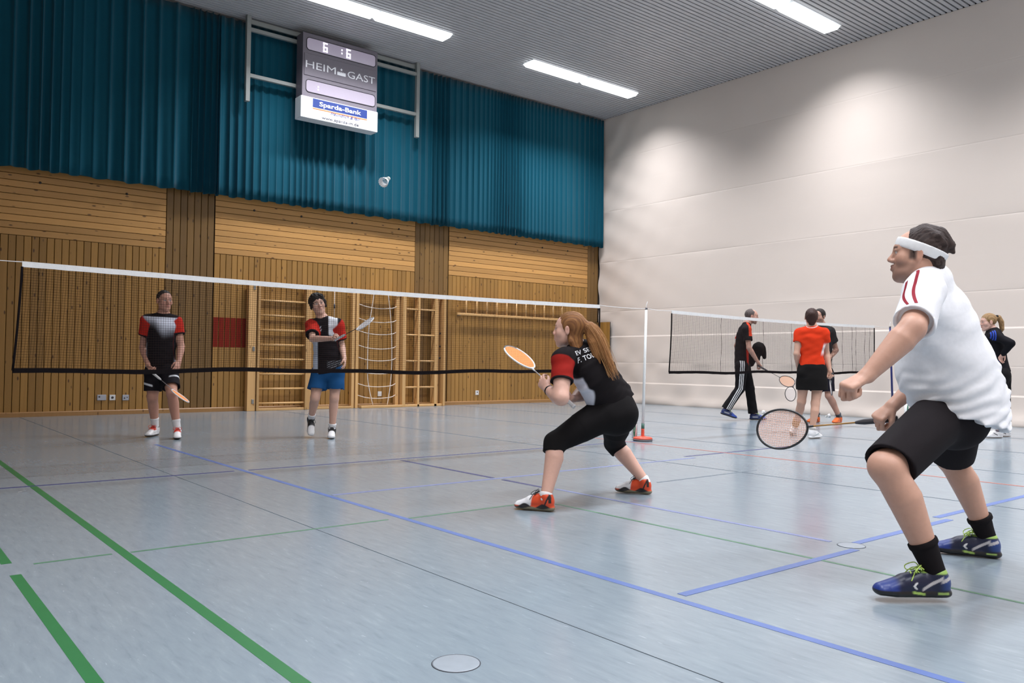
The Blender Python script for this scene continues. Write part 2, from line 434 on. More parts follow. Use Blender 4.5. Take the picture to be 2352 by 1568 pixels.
LBL = {(1, 0): 'long twin ceiling light above the scoreboard', (2, 0): 'long twin ceiling light in the corner above the teal curtain',
       (2, 1): 'long twin ceiling light near the top right, beside the beige partition'}
for ri, ly in enumerate(LAMP_Y):
    for ci, lx in enumerate((LAMP_X[0], LAMP_X[2], LAMP_X[4])):
        e = empty('ceiling_light', (lx, ly, HC), LBL.get((ci, ri), 'long twin ceiling light out of the picture behind the camera'), 'ceiling light', 'twin ceiling lights of the hall')
        link('housing', _hh, None, e)
        _hd = _hd_off if (ci, ri) in LAMPS_OFF else _hd_on
        link('diffuser', _hd, None, e, (0.0, 0, -.004)); link('diffuser', _hd, None, e, (LAMP_X[1]-LAMP_X[0] if ci == 0 else LAMP_X[3]-LAMP_X[2] if ci == 1 else LAMP_X[5]-LAMP_X[4], 0, -.004))

# ---- teal curtains
def curtain_mat():
    m, nt, b = new_mat('teal_curtain_cloth')
    tc = nd(nt, 'ShaderNodeTexCoord')
    nz = nd(nt, 'ShaderNodeTexNoise', i_Scale=220.0, i_Detail=2.0)
    nt.links.new(tc.outputs['Object'], nz.inputs['Vector'])
    mx = nd(nt, 'ShaderNodeMix', data_type='RGBA'); mx.inputs[6].default_value = (0.0011, 0.060, 0.096, 1); mx.inputs[7].default_value = (0.0018, 0.085, 0.132, 1)
    nt.links.new(nz.outputs['Fac'], mx.inputs[0]); nt.links.new(mx.outputs[2], b.inputs['Base Color'])
    b.inputs['Roughness'].default_value = .85; b.inputs['Specular IOR Level'].default_value = .15; b.inputs['Sheen Weight'].default_value = .15
    return m
TEAL = curtain_mat()
def make_curtain(xa, xb, label, seed, bunch=None, fine=1.0):
    r = np.random.default_rng(seed)
    n = int((xb-xa)/.0125); xs_ = np.linspace(xa, xb, n)
    # fold phase: period varies along the rail; much tighter where the cloth is bunched
    per = .235+.075*np.sin(xs_*1.7+r.uniform(0, 6))+.03*np.sin(xs_*4.1+r.uniform(0, 6))
    per = per*fine
    if bunch is not None: per = np.where((xs_ > bunch[0]) & (xs_ < bunch[1]), .105, per)
    ph = np.cumsum(2*np.pi/per)*(xs_[1]-xs_[0])
    amp = .042+.016*np.sin(xs_*2.3+r.uniform(0, 6))+.012*np.sin(xs_*5.1+r.uniform(0, 6))
    amp = amp*(.45+.55*fine)
    if bunch is not None: amp = np.where((xs_ > bunch[0]) & (xs_ < bunch[1]), .075, amp)
    ker = np.hanning(9); ker /= ker.sum(); amp = np.convolve(np.pad(amp, 4, 'edge'), ker, 'valid')
    zz = np.linspace(3.735, HC-.055, 16)
    V = np.empty((16, n, 3)); drift = r.uniform(-.5, .5); h1 = r.uniform(0, 6)
    for a, z in enumerate(zz):
        t = (z-zz[0])/(zz[-1]-zz[0])
        w = np.sin(ph+drift*t)+.38*np.sin(2.0*ph+h1+1.3*t)+.22*np.sin(.5*ph+h1*2-.8*t)
        V[a, :, 0] = xs_+.018*np.cos(ph+drift*t)*(1-.3*t)
        V[a, :, 1] = 14.085-amp*.78*w*(1.05-.35*t)
        V[a, :, 2] = z+(.012*np.sin(ph*.5+h1) if a == 0 else 0)
    F_ = [(a*n+b, a*n+b+1, (a+1)*n+b+1, (a+1)*n+b) for a in range(15) for b in range(n-1)]
    o = link('curtain', mesh('curtain', V.reshape(-1, 3), F_, True), TEAL)
    md = o.modifiers.new('thick', 'SOLIDIFY'); md.thickness = .004; md.offset = 0
    return tag(o, label, 'curtain', 'teal curtains above the board wall')
make_curtain(X0+.02, 4.83, 'teal curtain left of the scoreboard frame, bunched at its right end', 3, (4.35, 4.84))
make_curtain(4.80, 9.62, 'teal curtain behind the scoreboard', 11, (9.18, 9.65), .72)
make_curtain(9.60, X1-.07, 'teal curtain between scoreboard frame and beige partition', 23, None, .52)

# ---- scoreboard frame and scoreboard
GREYSTEEL = plain('pale_grey_steel', (0.30, 0.315, 0.30), .45)
fr = empty('steel_gantry', (0, 0, 0), 'pale grey steel gantry of posts and rails carrying the scoreboard', 'gantry')
FY = 13.90
for xl in (5.190, 8.655):
    MB().cbox(xl, xl+.075, FY-.04, FY+.04, 5.395, HC-.002, .004).build('post', GREYSTEEL, fr)
for z0 in (6.635, 5.825):
    for xa, xb in ((5.265, 6.25), (7.72, 8.655)):
        MB().cbox(xa, xb, FY-.03, FY+.03, z0, z0+.065, .004).build('rail', GREYSTEEL, fr)
MB().cbox(5.265, 8.655, FY+.03, FY+.07, HC-.12, HC-.04, .004).build('rail', GREYSTEEL, fr)
CASE = plain('scoreboard_case', (0.155, 0.135, 0.165), .5)
CASE_D = plain('scoreboard_dark', (0.045, 0.042, 0.05), .6)
SCREEN = plain('scoreboard_display', (0.34, 0.30, 0.36), .25, emit=(0.62, 0.52, 0.72, .22))
LIT = emit_mat('lit_digits', (0.93, 0.90, 1.0), 1.6)
LETTER = plain('white_lettering', (0.80, 0.80, 0.84), .5)
WHITEP = plain('white_sign', (0.80, 0.81, 0.83), .45, var=.02)
SBLUE = plain('sign_blue', (0.010, 0.035, 0.20), .45, var=.03)
SORANGE = plain('sign_orange', (0.80, 0.20, 0.06), .45)
SINK = plain('sign_dark_ink', (0.03, 0.025, 0.05), .5)
SVIO = plain('sign_violet_ink', (0.05, 0.04, 0.20), .5)
SBY = 13.60
sb = empty('scoreboard', (6.85, SBY, 5.24), 'dark scoreboard reading 6 : 6, HEIM and GAST, with a bank advertisement below', 'scoreboard')
def sbp(o):            # keep world coordinates under the empty
    o.location = Vector(o.location)-Vector(sb.location); return o
def sbox(name, x0, x1, y0, y1, z0, z1, m, par=None, c=.006):
    o = MB().cbox(x0-6.85, x1-6.85, y0-SBY, y1-SBY, z0-5.24, z1-5.24, c).build(name, m, par or sb); return o
case = sbox('case', 6.105, 7.615, SBY, SBY+.26, 5.60, 6.765, CASE)
adbox = sbox('advertising_panel', 6.085, 7.63, SBY-.01, SBY+.24, 5.235, 5.62, WHITEP)
def rrect(x0, x1, z0, z1, r, y, n=5):
    pts = []
    for cx, cz, a0 in ((x1-r, z1-r, 0), (x0+r, z1-r, 90), (x0+r, z0+r, 180), (x1-r, z0+r, 270)):
        for k in range(n+1):
            a = math.radians(a0+90*k/n); pts.append((cx+r*math.cos(a), cz+r*math.sin(a)))
    return pts
for z0, z1 in ((6.466, 6.682), (5.710, 5.926)):
    d = MB().prism([(x-6.85, z-5.24) for x, z in rrect(6.18, 7.566, z0, z1, .055, 0)], 'y', -.004, .01).build('display', SCREEN, sb)
    MB().tube([(x-6.85, -.005, z-5.24) for x, z in rrect(6.176, 7.570, z0-.004, z1+.004, .058, 0)], .007, 6, closed=True).build('display_rim', CASE_D, d)
np_ = sbox('nameplate', 6.135, 7.587, SBY-.012, SBY+.02, 6.000, 6.395, CASE, None, .004)
def sbt(name, body, x, z, h, w, m, par, y=SBY-.016, **kw):
    t = text_mesh(name, body, h, m, par, w, **kw)
    t.rotation_euler = (math.pi/2, 0, 0); t.location = (x-6.85, y-SBY, z-5.24); return t
sbt('lettering', 'HEIM', 6.160, 6.135, .135, .585, LETTER, np_, bold=-.004)
sbt('lettering', 'GAST', 6.985, 6.132, .135, .570, LETTER, np_, bold=-.004)
em = MB()
em.box(6.775-6.85, 6.945-6.85, -.018, -.012, 6.135-5.24, 6.185-5.24)
for k in range(5): em.box(6.780+.034*k-6.85, 6.780+.034*k+.022-6.85, -.018, -.012, 6.185-5.24, 6.200-5.24)
st = [(6.858-6.85+(.030 if k % 2 == 0 else .013)*math.sin(k*math.pi/5), 6.245-5.24+(.030 if k % 2 == 0 else .013)*math.cos(k*math.pi/5)) for k in range(10)]
em.prism(st, 'y', -.018, -.012); em.build('emblem', LETTER, np_)
def seg6(x, z, w=.085, h=.165, t=.022):
    b = MB()
    def bar(xa, xb, za, zb): b.box(xa-6.85, xb-6.85, -.012, -.006, za-5.24, zb-5.24)
    bar(x, x+t, z, z+h); bar(x, x+w, z+h-t, z+h) if False else bar(x, x+w, z+h-t, z+h)
    bar(x, x+w, z+h/2-t/2, z+h/2+t/2); bar(x, x+w, z, z+t); bar(x+w-t, x+w, z, z+h/2)
    b.build('digit', LIT, sb)
seg6(6.495, 6.497); seg6(6.958, 6.497)
for x, zs in ((6.855, (6.540, 6.600)), (6.400, (5.765, 5.815))):
    for z in zs: MB().box(x-6.85, x+.022-6.85, -.012, -.006, z-5.24, z+.028-5.24).build('colon_dot', LIT, sb)
bf = sbox('blue_banner', 6.31, 7.402, SBY-.014, SBY-.008, 5.450, 5.606, SBLUE, adbox, .001)
MB().box(6.31-6.85, 7.402-6.85, -.014, -.009, 5.418-5.24, 5.437-5.24).build('orange_stripe', SORANGE, adbox)
sbt('lettering', 'Sparda-Bank', 6.436, 5.490, .082, .840, LETTER, bf, y=SBY-.016, bold=.018)
sbt('lettering', 'freundlich & fair', 6.66, 5.375, .058, .60, SVIO, adbox, y=SBY-.0155, shear=.35, bold=-.004)
sbt('lettering', 'www.sparda-m.de', 6.488, 5.268, .056, .742, SINK, adbox, y=SBY-.013)

# ---- fold-away climbing frames against the wall
wb = empty('wall_bars', (0, 0, 0), 'pale wooden wall bars left of the rope net, behind the player in blue shorts', 'wall bars')
FYB, FYF = 14.16, 14.24
def post(par, x0, x1, z1=2.26, y0=14.13, y1=14.25, name='post'):
    return MB().cbox(x0, x1, y0, y1, 0.0, z1, .005).build(name, BEECH, par)
post(wb, 5.425, 5.575); post(wb, 5.585, 5.630, y0=14.10)
post(wb, 6.500, 6.545, y0=14.10); post(wb, 6.555, 6.640, y0=14.15)
MB().cbox(5.630, 6.500, 14.14, 14.19, 2.215, 2.265, .005).build('top_rail', BEECH, wb)
MB().cbox(5.630, 6.500, 14.12, 14.20, 0.0, .045, .005).build('bottom_rail', BEECH, wb)
for z in (1.973, 1.708, 1.446, 1.180, .919, .655, .392, .133):
    MB().tube([(5.62, 14.15, z), (6.51, 14.15, z)], .018, 8).build('rung', BEECH, wb)
HINGE = plain('grey_hinge', (0.30, 0.30, 0.29), .4, metal=.6)
for z in (2.19, 1.10, .17): MB().cbox(5.505, 5.545, 14.118, 14.135, z-.04, z+.04, .003).build('hinge', HINGE, wb)
rl = empty('rope_ladder', (0, 0, 0), 'white climbing rope net in a wooden frame between the two wall frames', 'climbing net')
post(rl, 7.470, 7.530, y0=14.15); post(rl, 7.545, 7.600); post(rl, 8.445, 8.525, y0=14.16)
MB().cbox(6.65, 7.470, 14.13, 14.20, 0.0, .045, .005).build('bottom_rail', BEECH, rl)
MB().cbox(7.620, 8.545, 14.02, 14.14, 0.0, .048, .005).build('bottom_rail', BEECH, rl)
MB().cbox(7.545, 8.545, 14.13, 14.20, 2.23, 2.28, .005).build('top_rail', BEECH, rl)
ROPE = plain('white_rope', (0.74, 0.64, 0.56), .8, bump=.3, bscale=260)
def smooth_line(p, n=6):
    p = [Vector(q) for q in p]; out = []
    for i in range(len(p)-1):
        p0, p1, p2, p3 = p[max(i-1, 0)], p[i], p[i+1], p[min(i+2, len(p)-1)]
        for k in range(n):
            t = k/n
            out.append(.5*((2*p1)+(-p0+p2)*t+(2*p0-5*p1+4*p2-p3)*t*t+(-p0+3*p1-3*p2+p3)*t**3))
    out.append(p[-1]); return out
YR = 14.12
for pts in ([(7.915, YR, 2.24), (7.857, YR, 1.875), (7.81, YR, 1.558), (7.792, YR, .93), (7.813, YR, .491), (7.91, YR-.03, .045)],
            [(8.228, YR, 2.24), (8.304, YR, 1.656), (8.332, YR, .936), (8.308, YR, .456), (8.229, YR-.03, .045)]):
    MB().tube(smooth_line(pts), .0085, 6).build('upright_rope', ROPE, rl)
for z in (1.942, 1.668, 1.429, 1.147, .914, .660, .406, .181):
    MB().tube(smooth_line([(7.600, YR+.03, z+.068), (7.80, YR-.005, z+.015), (8.07, YR-.005, z), (8.32, YR-.005, z+.020), (8.445, YR+.04, z+.060)]), .0080, 6).build('cross_rope', ROPE, rl)
cf = empty('climbing_frame', (0, 0, 0), 'wooden climbing frame with crossbars, rightmost of the folded wall frames', 'climbing frame')
post(cf, 8.550, 8.625, y0=14.06); post(cf, 8.925, 8.972, y0=14.09); post(cf, 9.330, 9.395, y0=14.09); post(cf, 9.425, 9.470, y0=14.16); post(cf, 9.530, 9.578, y0=14.06)
MB().cbox(8.625, 9.530, 14.09, 14.20, 0.0, .048, .005).build('bottom_rail', BEECH, cf)
MB().cbox(8.625, 9.530, 14.12, 14.20, 2.205, 2.262, .005).build('top_rail', BEECH, cf)
for z in (1.967, 1.446, .921, .391):
    for xa, xb in ((8.625, 8.925), (8.972, 9.395)): MB().tube([(xa-.01, 14.115, z), (xb+.01, 14.115, z)], .019, 8).build('crossbar', BEECH, cf)
for z in (1.50, 1.23, .99, .70): MB().lathe([(.022, 0), (.022, .004)], 12).build('bolt_hole', BOLT, cf, (9.500, 14.159, z)).rotation_euler = (math.pi/2, 0, 0)
ld = empty('ladder', (0, 0, 0), 'wooden ladder hanging sideways on the board wall above the ginger-haired player', 'ladder')
LY = 14.16
for z in (1.905, 2.255): MB().cbox(9.93, 13.06, LY-.02, LY+.03, z, z+.05, .006).build('stile', BEECH, ld)
for k in range(11):
    x = 10.165+.2755*k; MB().tube([(x, LY+.005, 1.94), (x, LY+.005, 2.27)], .020, 8).build('rung', BEECH, ld)
for x in (10.0, 12.95):
    MB().cbox(x, x+.06, LY+.03, yf-.003, 1.90, 1.96, .004).build('bracket', HINGE, ld)
# hanging pull cord beside the wall bars
cd = empty('pull_cord', (7.10, 14.18, 1.7), 'thin white cord with a black weight hanging behind the player in blue shorts', 'cord')
MB().tube([(0, 0, .52), (0, 0, -.02)], .006, 6).build('cord', ROPE, cd)
MB().tube([(0, 0, .20), (0, 0, .28)], .018, 8).build('weight', CASE_D, cd)
# ---- sockets
SOCK_W = plain('white_plastic', (0.72, 0.70, 0.69), .4); SOCK_G = plain('grey_socket_plastic', (0.42, 0.42, 0.46), .45); HOLE = plain('dark_hole', (0.05, 0.04, 0.04), .6)
def socket(x, z, w, h, m, label, holes):
    e = empty('wall_socket', (x, yf, z), label, 'socket', 'sockets on the board wall')
    MB().cbox(-w/2, w/2, -.016, 0.002, -h/2, h/2, .004).build('plate', m, e)
    for hx, hz, r in holes: MB().lathe([(r, 0), (r, .002), (r*.7, .003)], 12).build('inset', HOLE, e, (hx, -.0155, hz)).rotation_euler = (math.pi/2, 0, 0)
socket(3.118, .277, .132, .090, SOCK_G, 'wide grey double socket on the board wall, leftmost of three', [(-.035, .012, .014)])
socket(3.276, .274, .088, .088, SOCK_W, 'white socket between two grey ones on the board wall', [(0, 0, .020)])
socket(3.474, .270, .098, .090, SOCK_G, 'grey square socket beside the leftmost player', [(-.018, -.008, .012), (.022, .004, .009)])
socket(10.567, .250, .085, .095, SOCK_W, 'small white socket low on the wall near the ginger-haired player', [(0, .012, .014)])
socket(8.165, .262, .085, .095, SOCK_W, 'small white plate behind the climbing rope net', [])
# ---- boarded cover at the foot of the partition
wc = empty('boarded_cover', (0, 0, 0), 'narrow boarded wooden cover at the corner, behind the ginger-haired player', 'wood cover')
_m = plank_data(.098, 1.915); _m.materials.append(PINE)
_md = plank_data(.098, 1.915); _md.materials.append(PINE_D)
for k in range(5):
    o = link('plank', _md if k in (0, 1) else _m, None, wc, (X1-.128, Y1-.065-.102*k, .958)); o.rotation_euler = (0, 0, -math.pi/2)
MB().box(X1-.108, X1-.085, Y1-.52, Y1-.01, 0.0, 1.918).build('backing', DARKGAP, wc)
# ================================================================== IMPLICIT SURFACES (people, clothes, shoes)
A = lambda p: np.asarray(p, dtype=np.float32)
def nrm(v): v = A(v); return v/np.linalg.norm(v)
def lerp(a, b, t): return A(a)*(1-t)+A(b)*t
def orth(v, w):
    """part of v perpendicular to w, normalised"""
    v, w = A(v), nrm(w); v = v-w*np.dot(v, w); return v/np.linalg.norm(v)
def smin(a, b, k):
    if k <= 0: return np.minimum(a, b)
    h = np.maximum(k-np.abs(a-b), 0)/k
    return np.minimum(a, b)-h*h*k*.25
class Shape:
    def __init__(s): s.ops = []; s.disp = None
    def _reg(s, fn, c, R, k, mode): s.ops.append((fn, A(c), float(R), float(k), mode)); return s
    def chain(s, pts, rx, ry=None, side=None, k=.02, mode='u', clips=(), cap=1.0):
        pts = [A(p) for p in pts]; n = len(pts)
        rx = [float(v) for v in (rx if isinstance(rx, (list, tuple)) else [rx]*n)]
        ry = rx if ry is None else [float(v) for v in (ry if isinstance(ry, (list, tuple)) else [ry]*n)]
        sd = None
        if side is not None:
            sd = [A(v) for v in (side if isinstance(side, list) else [side]*n)]
        clips = [(A(p), nrm(v)) for p, v in clips]
        def fn(P):
            D = None
            for i in range(n-1):
                a, b = pts[i], pts[i+1]; ab = b-a; L2 = float(ab@ab)+1e-12
                q = P-a
                t = np.clip((q@ab)/L2, 0, 1)
                q = q-t[..., None]*ab
                if sd is None:
                    d = np.sqrt((q*q).sum(-1))-(rx[i]+(rx[i+1]-rx[i])*t)
                else:
                    w = ab/math.sqrt(L2); s0 = orth(sd[i], w); s1 = orth(sd[i+1], w)
                    sv = orth(s0+s1, w); fv = np.cross(w, sv)
                    X = rx[i]+(rx[i+1]-rx[i])*t; Y = ry[i]+(ry[i+1]-ry[i])*t
                    m = np.minimum(X, Y)
                    d = (np.sqrt(((q@sv)/X)**2+((q@fv)/Y)**2+((q@w)/(cap*m))**2)-1)*m
                D = d if D is None else np.minimum(D, d)
            for p, v in clips: D = np.maximum(D, (P-p)@v)
            return D
        allp = np.array(pts); c = (allp.min(0)+allp.max(0))/2
        R = max(np.linalg.norm(p-c)+max(rx[i], ry[i]) for i, p in enumerate(pts))
        return s._reg(fn, c, R, k, mode)
    def ell(s, c, radii, axes=None, k=.02, mode='u', clips=()):
        c = A(c); r = A(radii); M = np.eye(3, dtype=np.float32) if axes is None else np.array([nrm(v) for v in axes], dtype=np.float32)
        m = float(r.min()); clips = [(A(p), nrm(v)) for p, v in clips]
        def fn(P):
            q = ((P-c)@M.T)/r
            d = (np.sqrt((q*q).sum(-1))-1)*m
            for p, v in clips: d = np.maximum(d, (P-p)@v)
            return d
        return s._reg(fn, c, float(r.max()), k, mode)
    def ball(s, c, r, **kw): return s.ell(c, (r, r, r), **kw)
    def cut(s, p, n, c, R, k=.004):
        """remove what lies beyond the plane (p, n), within R of c"""
        p = A(p); n = nrm(n)
        return s._reg(lambda P: (P-p)@n, c, R, k, 'c')
    def ev(s, P, C=None, br=0.0):
        D = np.full(P.shape[:-1], .25, dtype=np.float32)
        for fn, c, R, k, mode in s.ops:
            if C is None: sel = slice(None)
            else:
                sel = np.nonzero(((C-c)**2).sum(-1) < (R+br+k+.02)**2)[0]
                if len(sel) == 0: continue
            d = fn(P[sel]).astype(np.float32)
            if mode == 'u': D[sel] = smin(D[sel], d, k)
            elif mode == 's': D[sel] = -smin(-D[sel], d, k)
            else: D[sel] = -smin(-D[sel], -d, k)
        if s.disp is not None: D = D+s.disp(P)
        return D
_ED = [(0, 1), (2, 3), (4, 5), (6, 7), (0, 2), (1, 3), (4, 6), (5, 7), (0, 4), (1, 5), (2, 6), (3, 7)]
def surface(shape, h):
    """sparse naive surface nets -> (verts, quads)"""
    us = [o for o in shape.ops if o[4] == 'u']
    lo = np.min([o[1]-o[2] for o in us], 0)-.02; hi = np.max([o[1]+o[2] for o in us], 0)+.02
    B = 8; bs = B*h
    nb = np.ceil((hi-lo)/bs).astype(int)+1
    g = np.stack(np.meshgrid(*[np.arange(n) for n in nb], indexing='ij'), -1).reshape(-1, 3)
    C = (lo+(g+.5)*bs).astype(np.float32)
    # coarse pass in chunks
    keep = np.zeros(len(C), bool)
    d = shape.ev(C, C, 0.5*bs)
    keep = np.abs(d) < bs*1.25
    g = g[keep]; C = C[keep]
    loc = np.stack(np.meshgrid(*[np.arange(B+1)]*3, indexing='ij'), -1).astype(np.float32)*h
    verts = []; keys = []; fq = []
    NY, NZ = int(nb[1]*B+2), int(nb[2]*B+2)
    key = lambda q: (q[..., 0].astype(np.int64)*NY+q[..., 1])*NZ+q[..., 2]
    for c0 in range(0, len(g), 1500):
        gg = g[c0:c0+1500]; CC = C[c0:c0+1500]
        base = (lo+gg*bs).astype(np.float32)
        P = base[:, None, None, None, :]+loc[None]
        D = shape.ev(P.reshape(len(gg), -1, 3), CC, bs*.87).reshape(len(gg), B+1, B+1, B+1)
        cs = [D[:, dx:dx+B, dy:dy+B, dz:dz+B] for dx in (0, 1) for dy in (0, 1) for dz in (0, 1)]
        neg = sum((c < 0).astype(np.int8) for c in cs)
        idx = np.argwhere((neg > 0) & (neg < 8))
        if len(idx) == 0: continue
        vals = np.stack([c[tuple(idx.T)] for c in cs], 1)
        corner = np.array([(dx, dy, dz) for dx in (0, 1) for dy in (0, 1) for dz in (0, 1)], np.float32)
        acc = np.zeros((len(idx), 3), np.float32); cnt = np.zeros(len(idx), np.float32)
        for a, b in _ED:
            va, vb = vals[:, a], vals[:, b]; m = (va < 0) != (vb < 0)
            t = np.where(m, va/np.where(m, va-vb, 1), 0)
            acc += np.where(m[:, None], corner[a]+t[:, None]*(corner[b]-corner[a]), 0); cnt += m
        cell = gg[idx[:, 0]]*B+idx[:, 1:]
        verts.append((lo+(cell+acc/cnt[:, None])*h).astype(np.float32)); keys.append(key(cell))
        for ax in range(3):
            e = [0, 0, 0]; e[ax] = 1
            n0 = D[:, :B, :B, :B]; n1 = D[:, e[0]:B+e[0], e[1]:B+e[1], e[2]:B+e[2]]
            ii = np.argwhere((n0 < 0) != (n1 < 0))
            if len(ii) == 0: continue
            sgn = n0[tuple(ii.T)] < 0
            node = gg[ii[:, 0]]*B+ii[:, 1:]
            u = np.zeros(3, int); v = np.zeros(3, int); u[(ax+1) % 3] = 1; v[(ax+2) % 3] = 1
            q = np.stack([key(node-u-v), key(node-v), key(node), key(node-u)], 1)
            q[~sgn] = q[~sgn][:, ::-1]
            fq.append(q)
    V = np.concatenate(verts); K = np.concatenate(keys); o = np.argsort(K); K = K[o]; V = V[o]
    Q = np.concatenate(fq)
    pos = np.searchsorted(K, Q); pos = np.clip(pos, 0, len(K)-1)
    ok = (K[pos] == Q).all(1)
    return V, pos[ok]
def relax(V, Q, it=1, lam=.5):
    for _ in range(it):
        S = np.zeros_like(V); n = np.zeros(len(V), np.float32)
        for a in range(4):
            i, j = Q[:, a], Q[:, (a+1) % 4]
            for k_ in range(3):
                S[:, k_] += np.bincount(i, V[j, k_], len(V))+np.bincount(j, V[i, k_], len(V))
            n += np.bincount(i, minlength=len(V))+np.bincount(j, minlength=len(V))
        V = V*(1-lam)+lam*S/np.maximum(n, 1)[:, None]
    return V.astype(np.float32)
def np_mesh(name, V, Q, tint=None):
    me = bpy.data.meshes.new(name)
    me.vertices.add(len(V)); me.vertices.foreach_set('co', V.astype(np.float32).ravel())
    me.loops.add(len(Q)*4); me.loops.foreach_set('vertex_index', Q.astype(np.int32).ravel())
    me.polygons.add(len(Q)); me.polygons.foreach_set('loop_start', np.arange(0, len(Q)*4, 4, dtype=np.int32))
    me.polygons.foreach_set('use_smooth', np.ones(len(Q), bool))
    me.update(calc_edges=True)
    if tint is not None:
        at = me.color_attributes.new('tint', 'FLOAT_COLOR', 'POINT')
        at.data.foreach_set('color', np.concatenate([tint, np.ones((len(V), 1))], 1).astype(np.float32).ravel())
    return me
def vnormals(V, Q):
    fn = np.cross(V[Q[:, 2]]-V[Q[:, 0]], V[Q[:, 3]]-V[Q[:, 1]])
    N = np.zeros_like(V)
    for a in range(4):
        for k in range(3): N[:, k] += np.bincount(Q[:, a], fn[:, k], len(V))
    return N/np.maximum(np.linalg.norm(N, axis=1), 1e-9)[:, None]
def blob(name, shape, h, mat, parent, tint=None, smooth=1):
    V, Q = surface(shape, h)
    if smooth: V = relax(V, Q, smooth)
    c = tint(V) if callable(tint) else (np.tile(A(tint), (len(V), 1)) if tint is not None else None)
    me = np_mesh(name, V, Q, c)
    o = link(name, me, mat)
    if parent is not None:
        me.vertices.foreach_set('co', (V-A(parent.location)).ravel()); me.update()
        o.parent = parent
    return o
def ss(e0, e1, x):
    t = np.clip((x-e0)/(e1-e0), 0, 1); return t*t*(3-2*t)
def mixc(c, col, w):
    w = np.clip(w, 0, 1)[:, None]; return c*(1-w)+A(col)*w
def fold(P, dirs, amp, freq, seed):
    """cloth creases: a few warped directional waves"""
    r = np.random.default_rng(seed); d = 0
    for i, v in enumerate(dirs):
        v = nrm(v); w = r.normal(size=3).astype(np.float32); a, b = r.uniform(0, 6, 2)
        warp = np.sin(P@(w*freq*.16)+a)*1.8
        s = np.sin(P@(v*freq*(1+.37*i))+warp+b)
        s = np.sign(s)*np.abs(s)**.8
        d = d+s*(.25+.75*np.sin(P@(w*freq*.11)+b)**2)
    return (amp*d/len(dirs)).astype(np.float32)

# ---------------------------------------------------------------- body building blocks
def head_frame(c, f, u, h):
    f = nrm(f); u = orth(u, f); s = np.cross(f, u); S = h/.24
    return A(c), f, u, s, S            # s points to the person's right
def add_head(S_, fr, nose=1.0, jaw=1.0, fem=False):
    c, f, u, s, S = fr
    L = lambda x, y, z: c+(s*x+f*y+u*z)*S
    ax = (s, f, u)
    S_.ell(L(0, -.014, .036), (.076*S, .096*S, .085*S), ax, k=0)
    S_.chain([L(0, .028, .030), L(0, .036, -.030), L(0, .046, -.070), L(0, .060, -.098)], [.063*S, .058*S, .046*S*jaw, .024*S], [.060*S, .052*S, .042*S, .024*S], s, k=.03*S)
    for sg in (-1, 1):
        S_.chain([L(.054*sg*jaw, .004, -.045), L(.043*sg*jaw, .028, -.080), L(.016*sg, .058, -.099)], [.019*S, .018*S, .016*S], k=.022*S)
        S_.ell(L(.043*sg, .055, -.022), (.026*S, .026*S, .026*S), k=.025*S)
        S_.ball(L(.031*sg, .103, .006), .0185*S, k=.014*S, mode='s')
        S_.ball(L(.031*sg, .0765, .005), .0135*S, k=.003*S)
        S_.ell(L(.031*sg, .083, .016), (.017*S, .010*S, .0045*S), ax, k=.006*S)
        S_.ell(L(.084*sg, -.004, -.004), (.0085*S, .0190*S, .034*S), (nrm(s+f*.30*sg), nrm(f-s*.30*sg), nrm(u-f*.15)), k=.005*S)
        S_.ell(L(.0940*sg, -.003, -.001), (.0065*S, .0105*S, .020*S), ax, k=.004*S, mode='s')
        S_.chain([L(.010*sg, .086, .030), L(.042*sg, .072, .029)], [.0095*S, .008*S], k=.016*S)
        S_.ell(L(.0125*sg, .094, -.031), (.0085*S, .012*S, .0085*S), ax, k=.006*S)
    S_.chain([L(0, .086, .020), L(0, .0965, -.004), L(0, .1075+.012*(nose-1), -.025)], [.0085*S, .0095*S, .0118*S*nose], k=.011*S)
    S_.chain([L(-.021, .081, -.056), L(0, .0955, -.0530), L(.021, .081, -.056)], .0075*S, k=.005*S)
    S_.chain([L(-.018, .082, -.0645), L(0, .0945, -.0670), L(.018, .082, -.0645)], .0082*S, k=.005*S)
    S_.ball(L(0, .068, -.099), .0155*S, k=.018*S)
    S_.chain([L(-.022, .088, -.0600), L(0, .1005, -.0600), L(.022, .088, -.0600)], .0022*S, k=.003*S, mode='s')
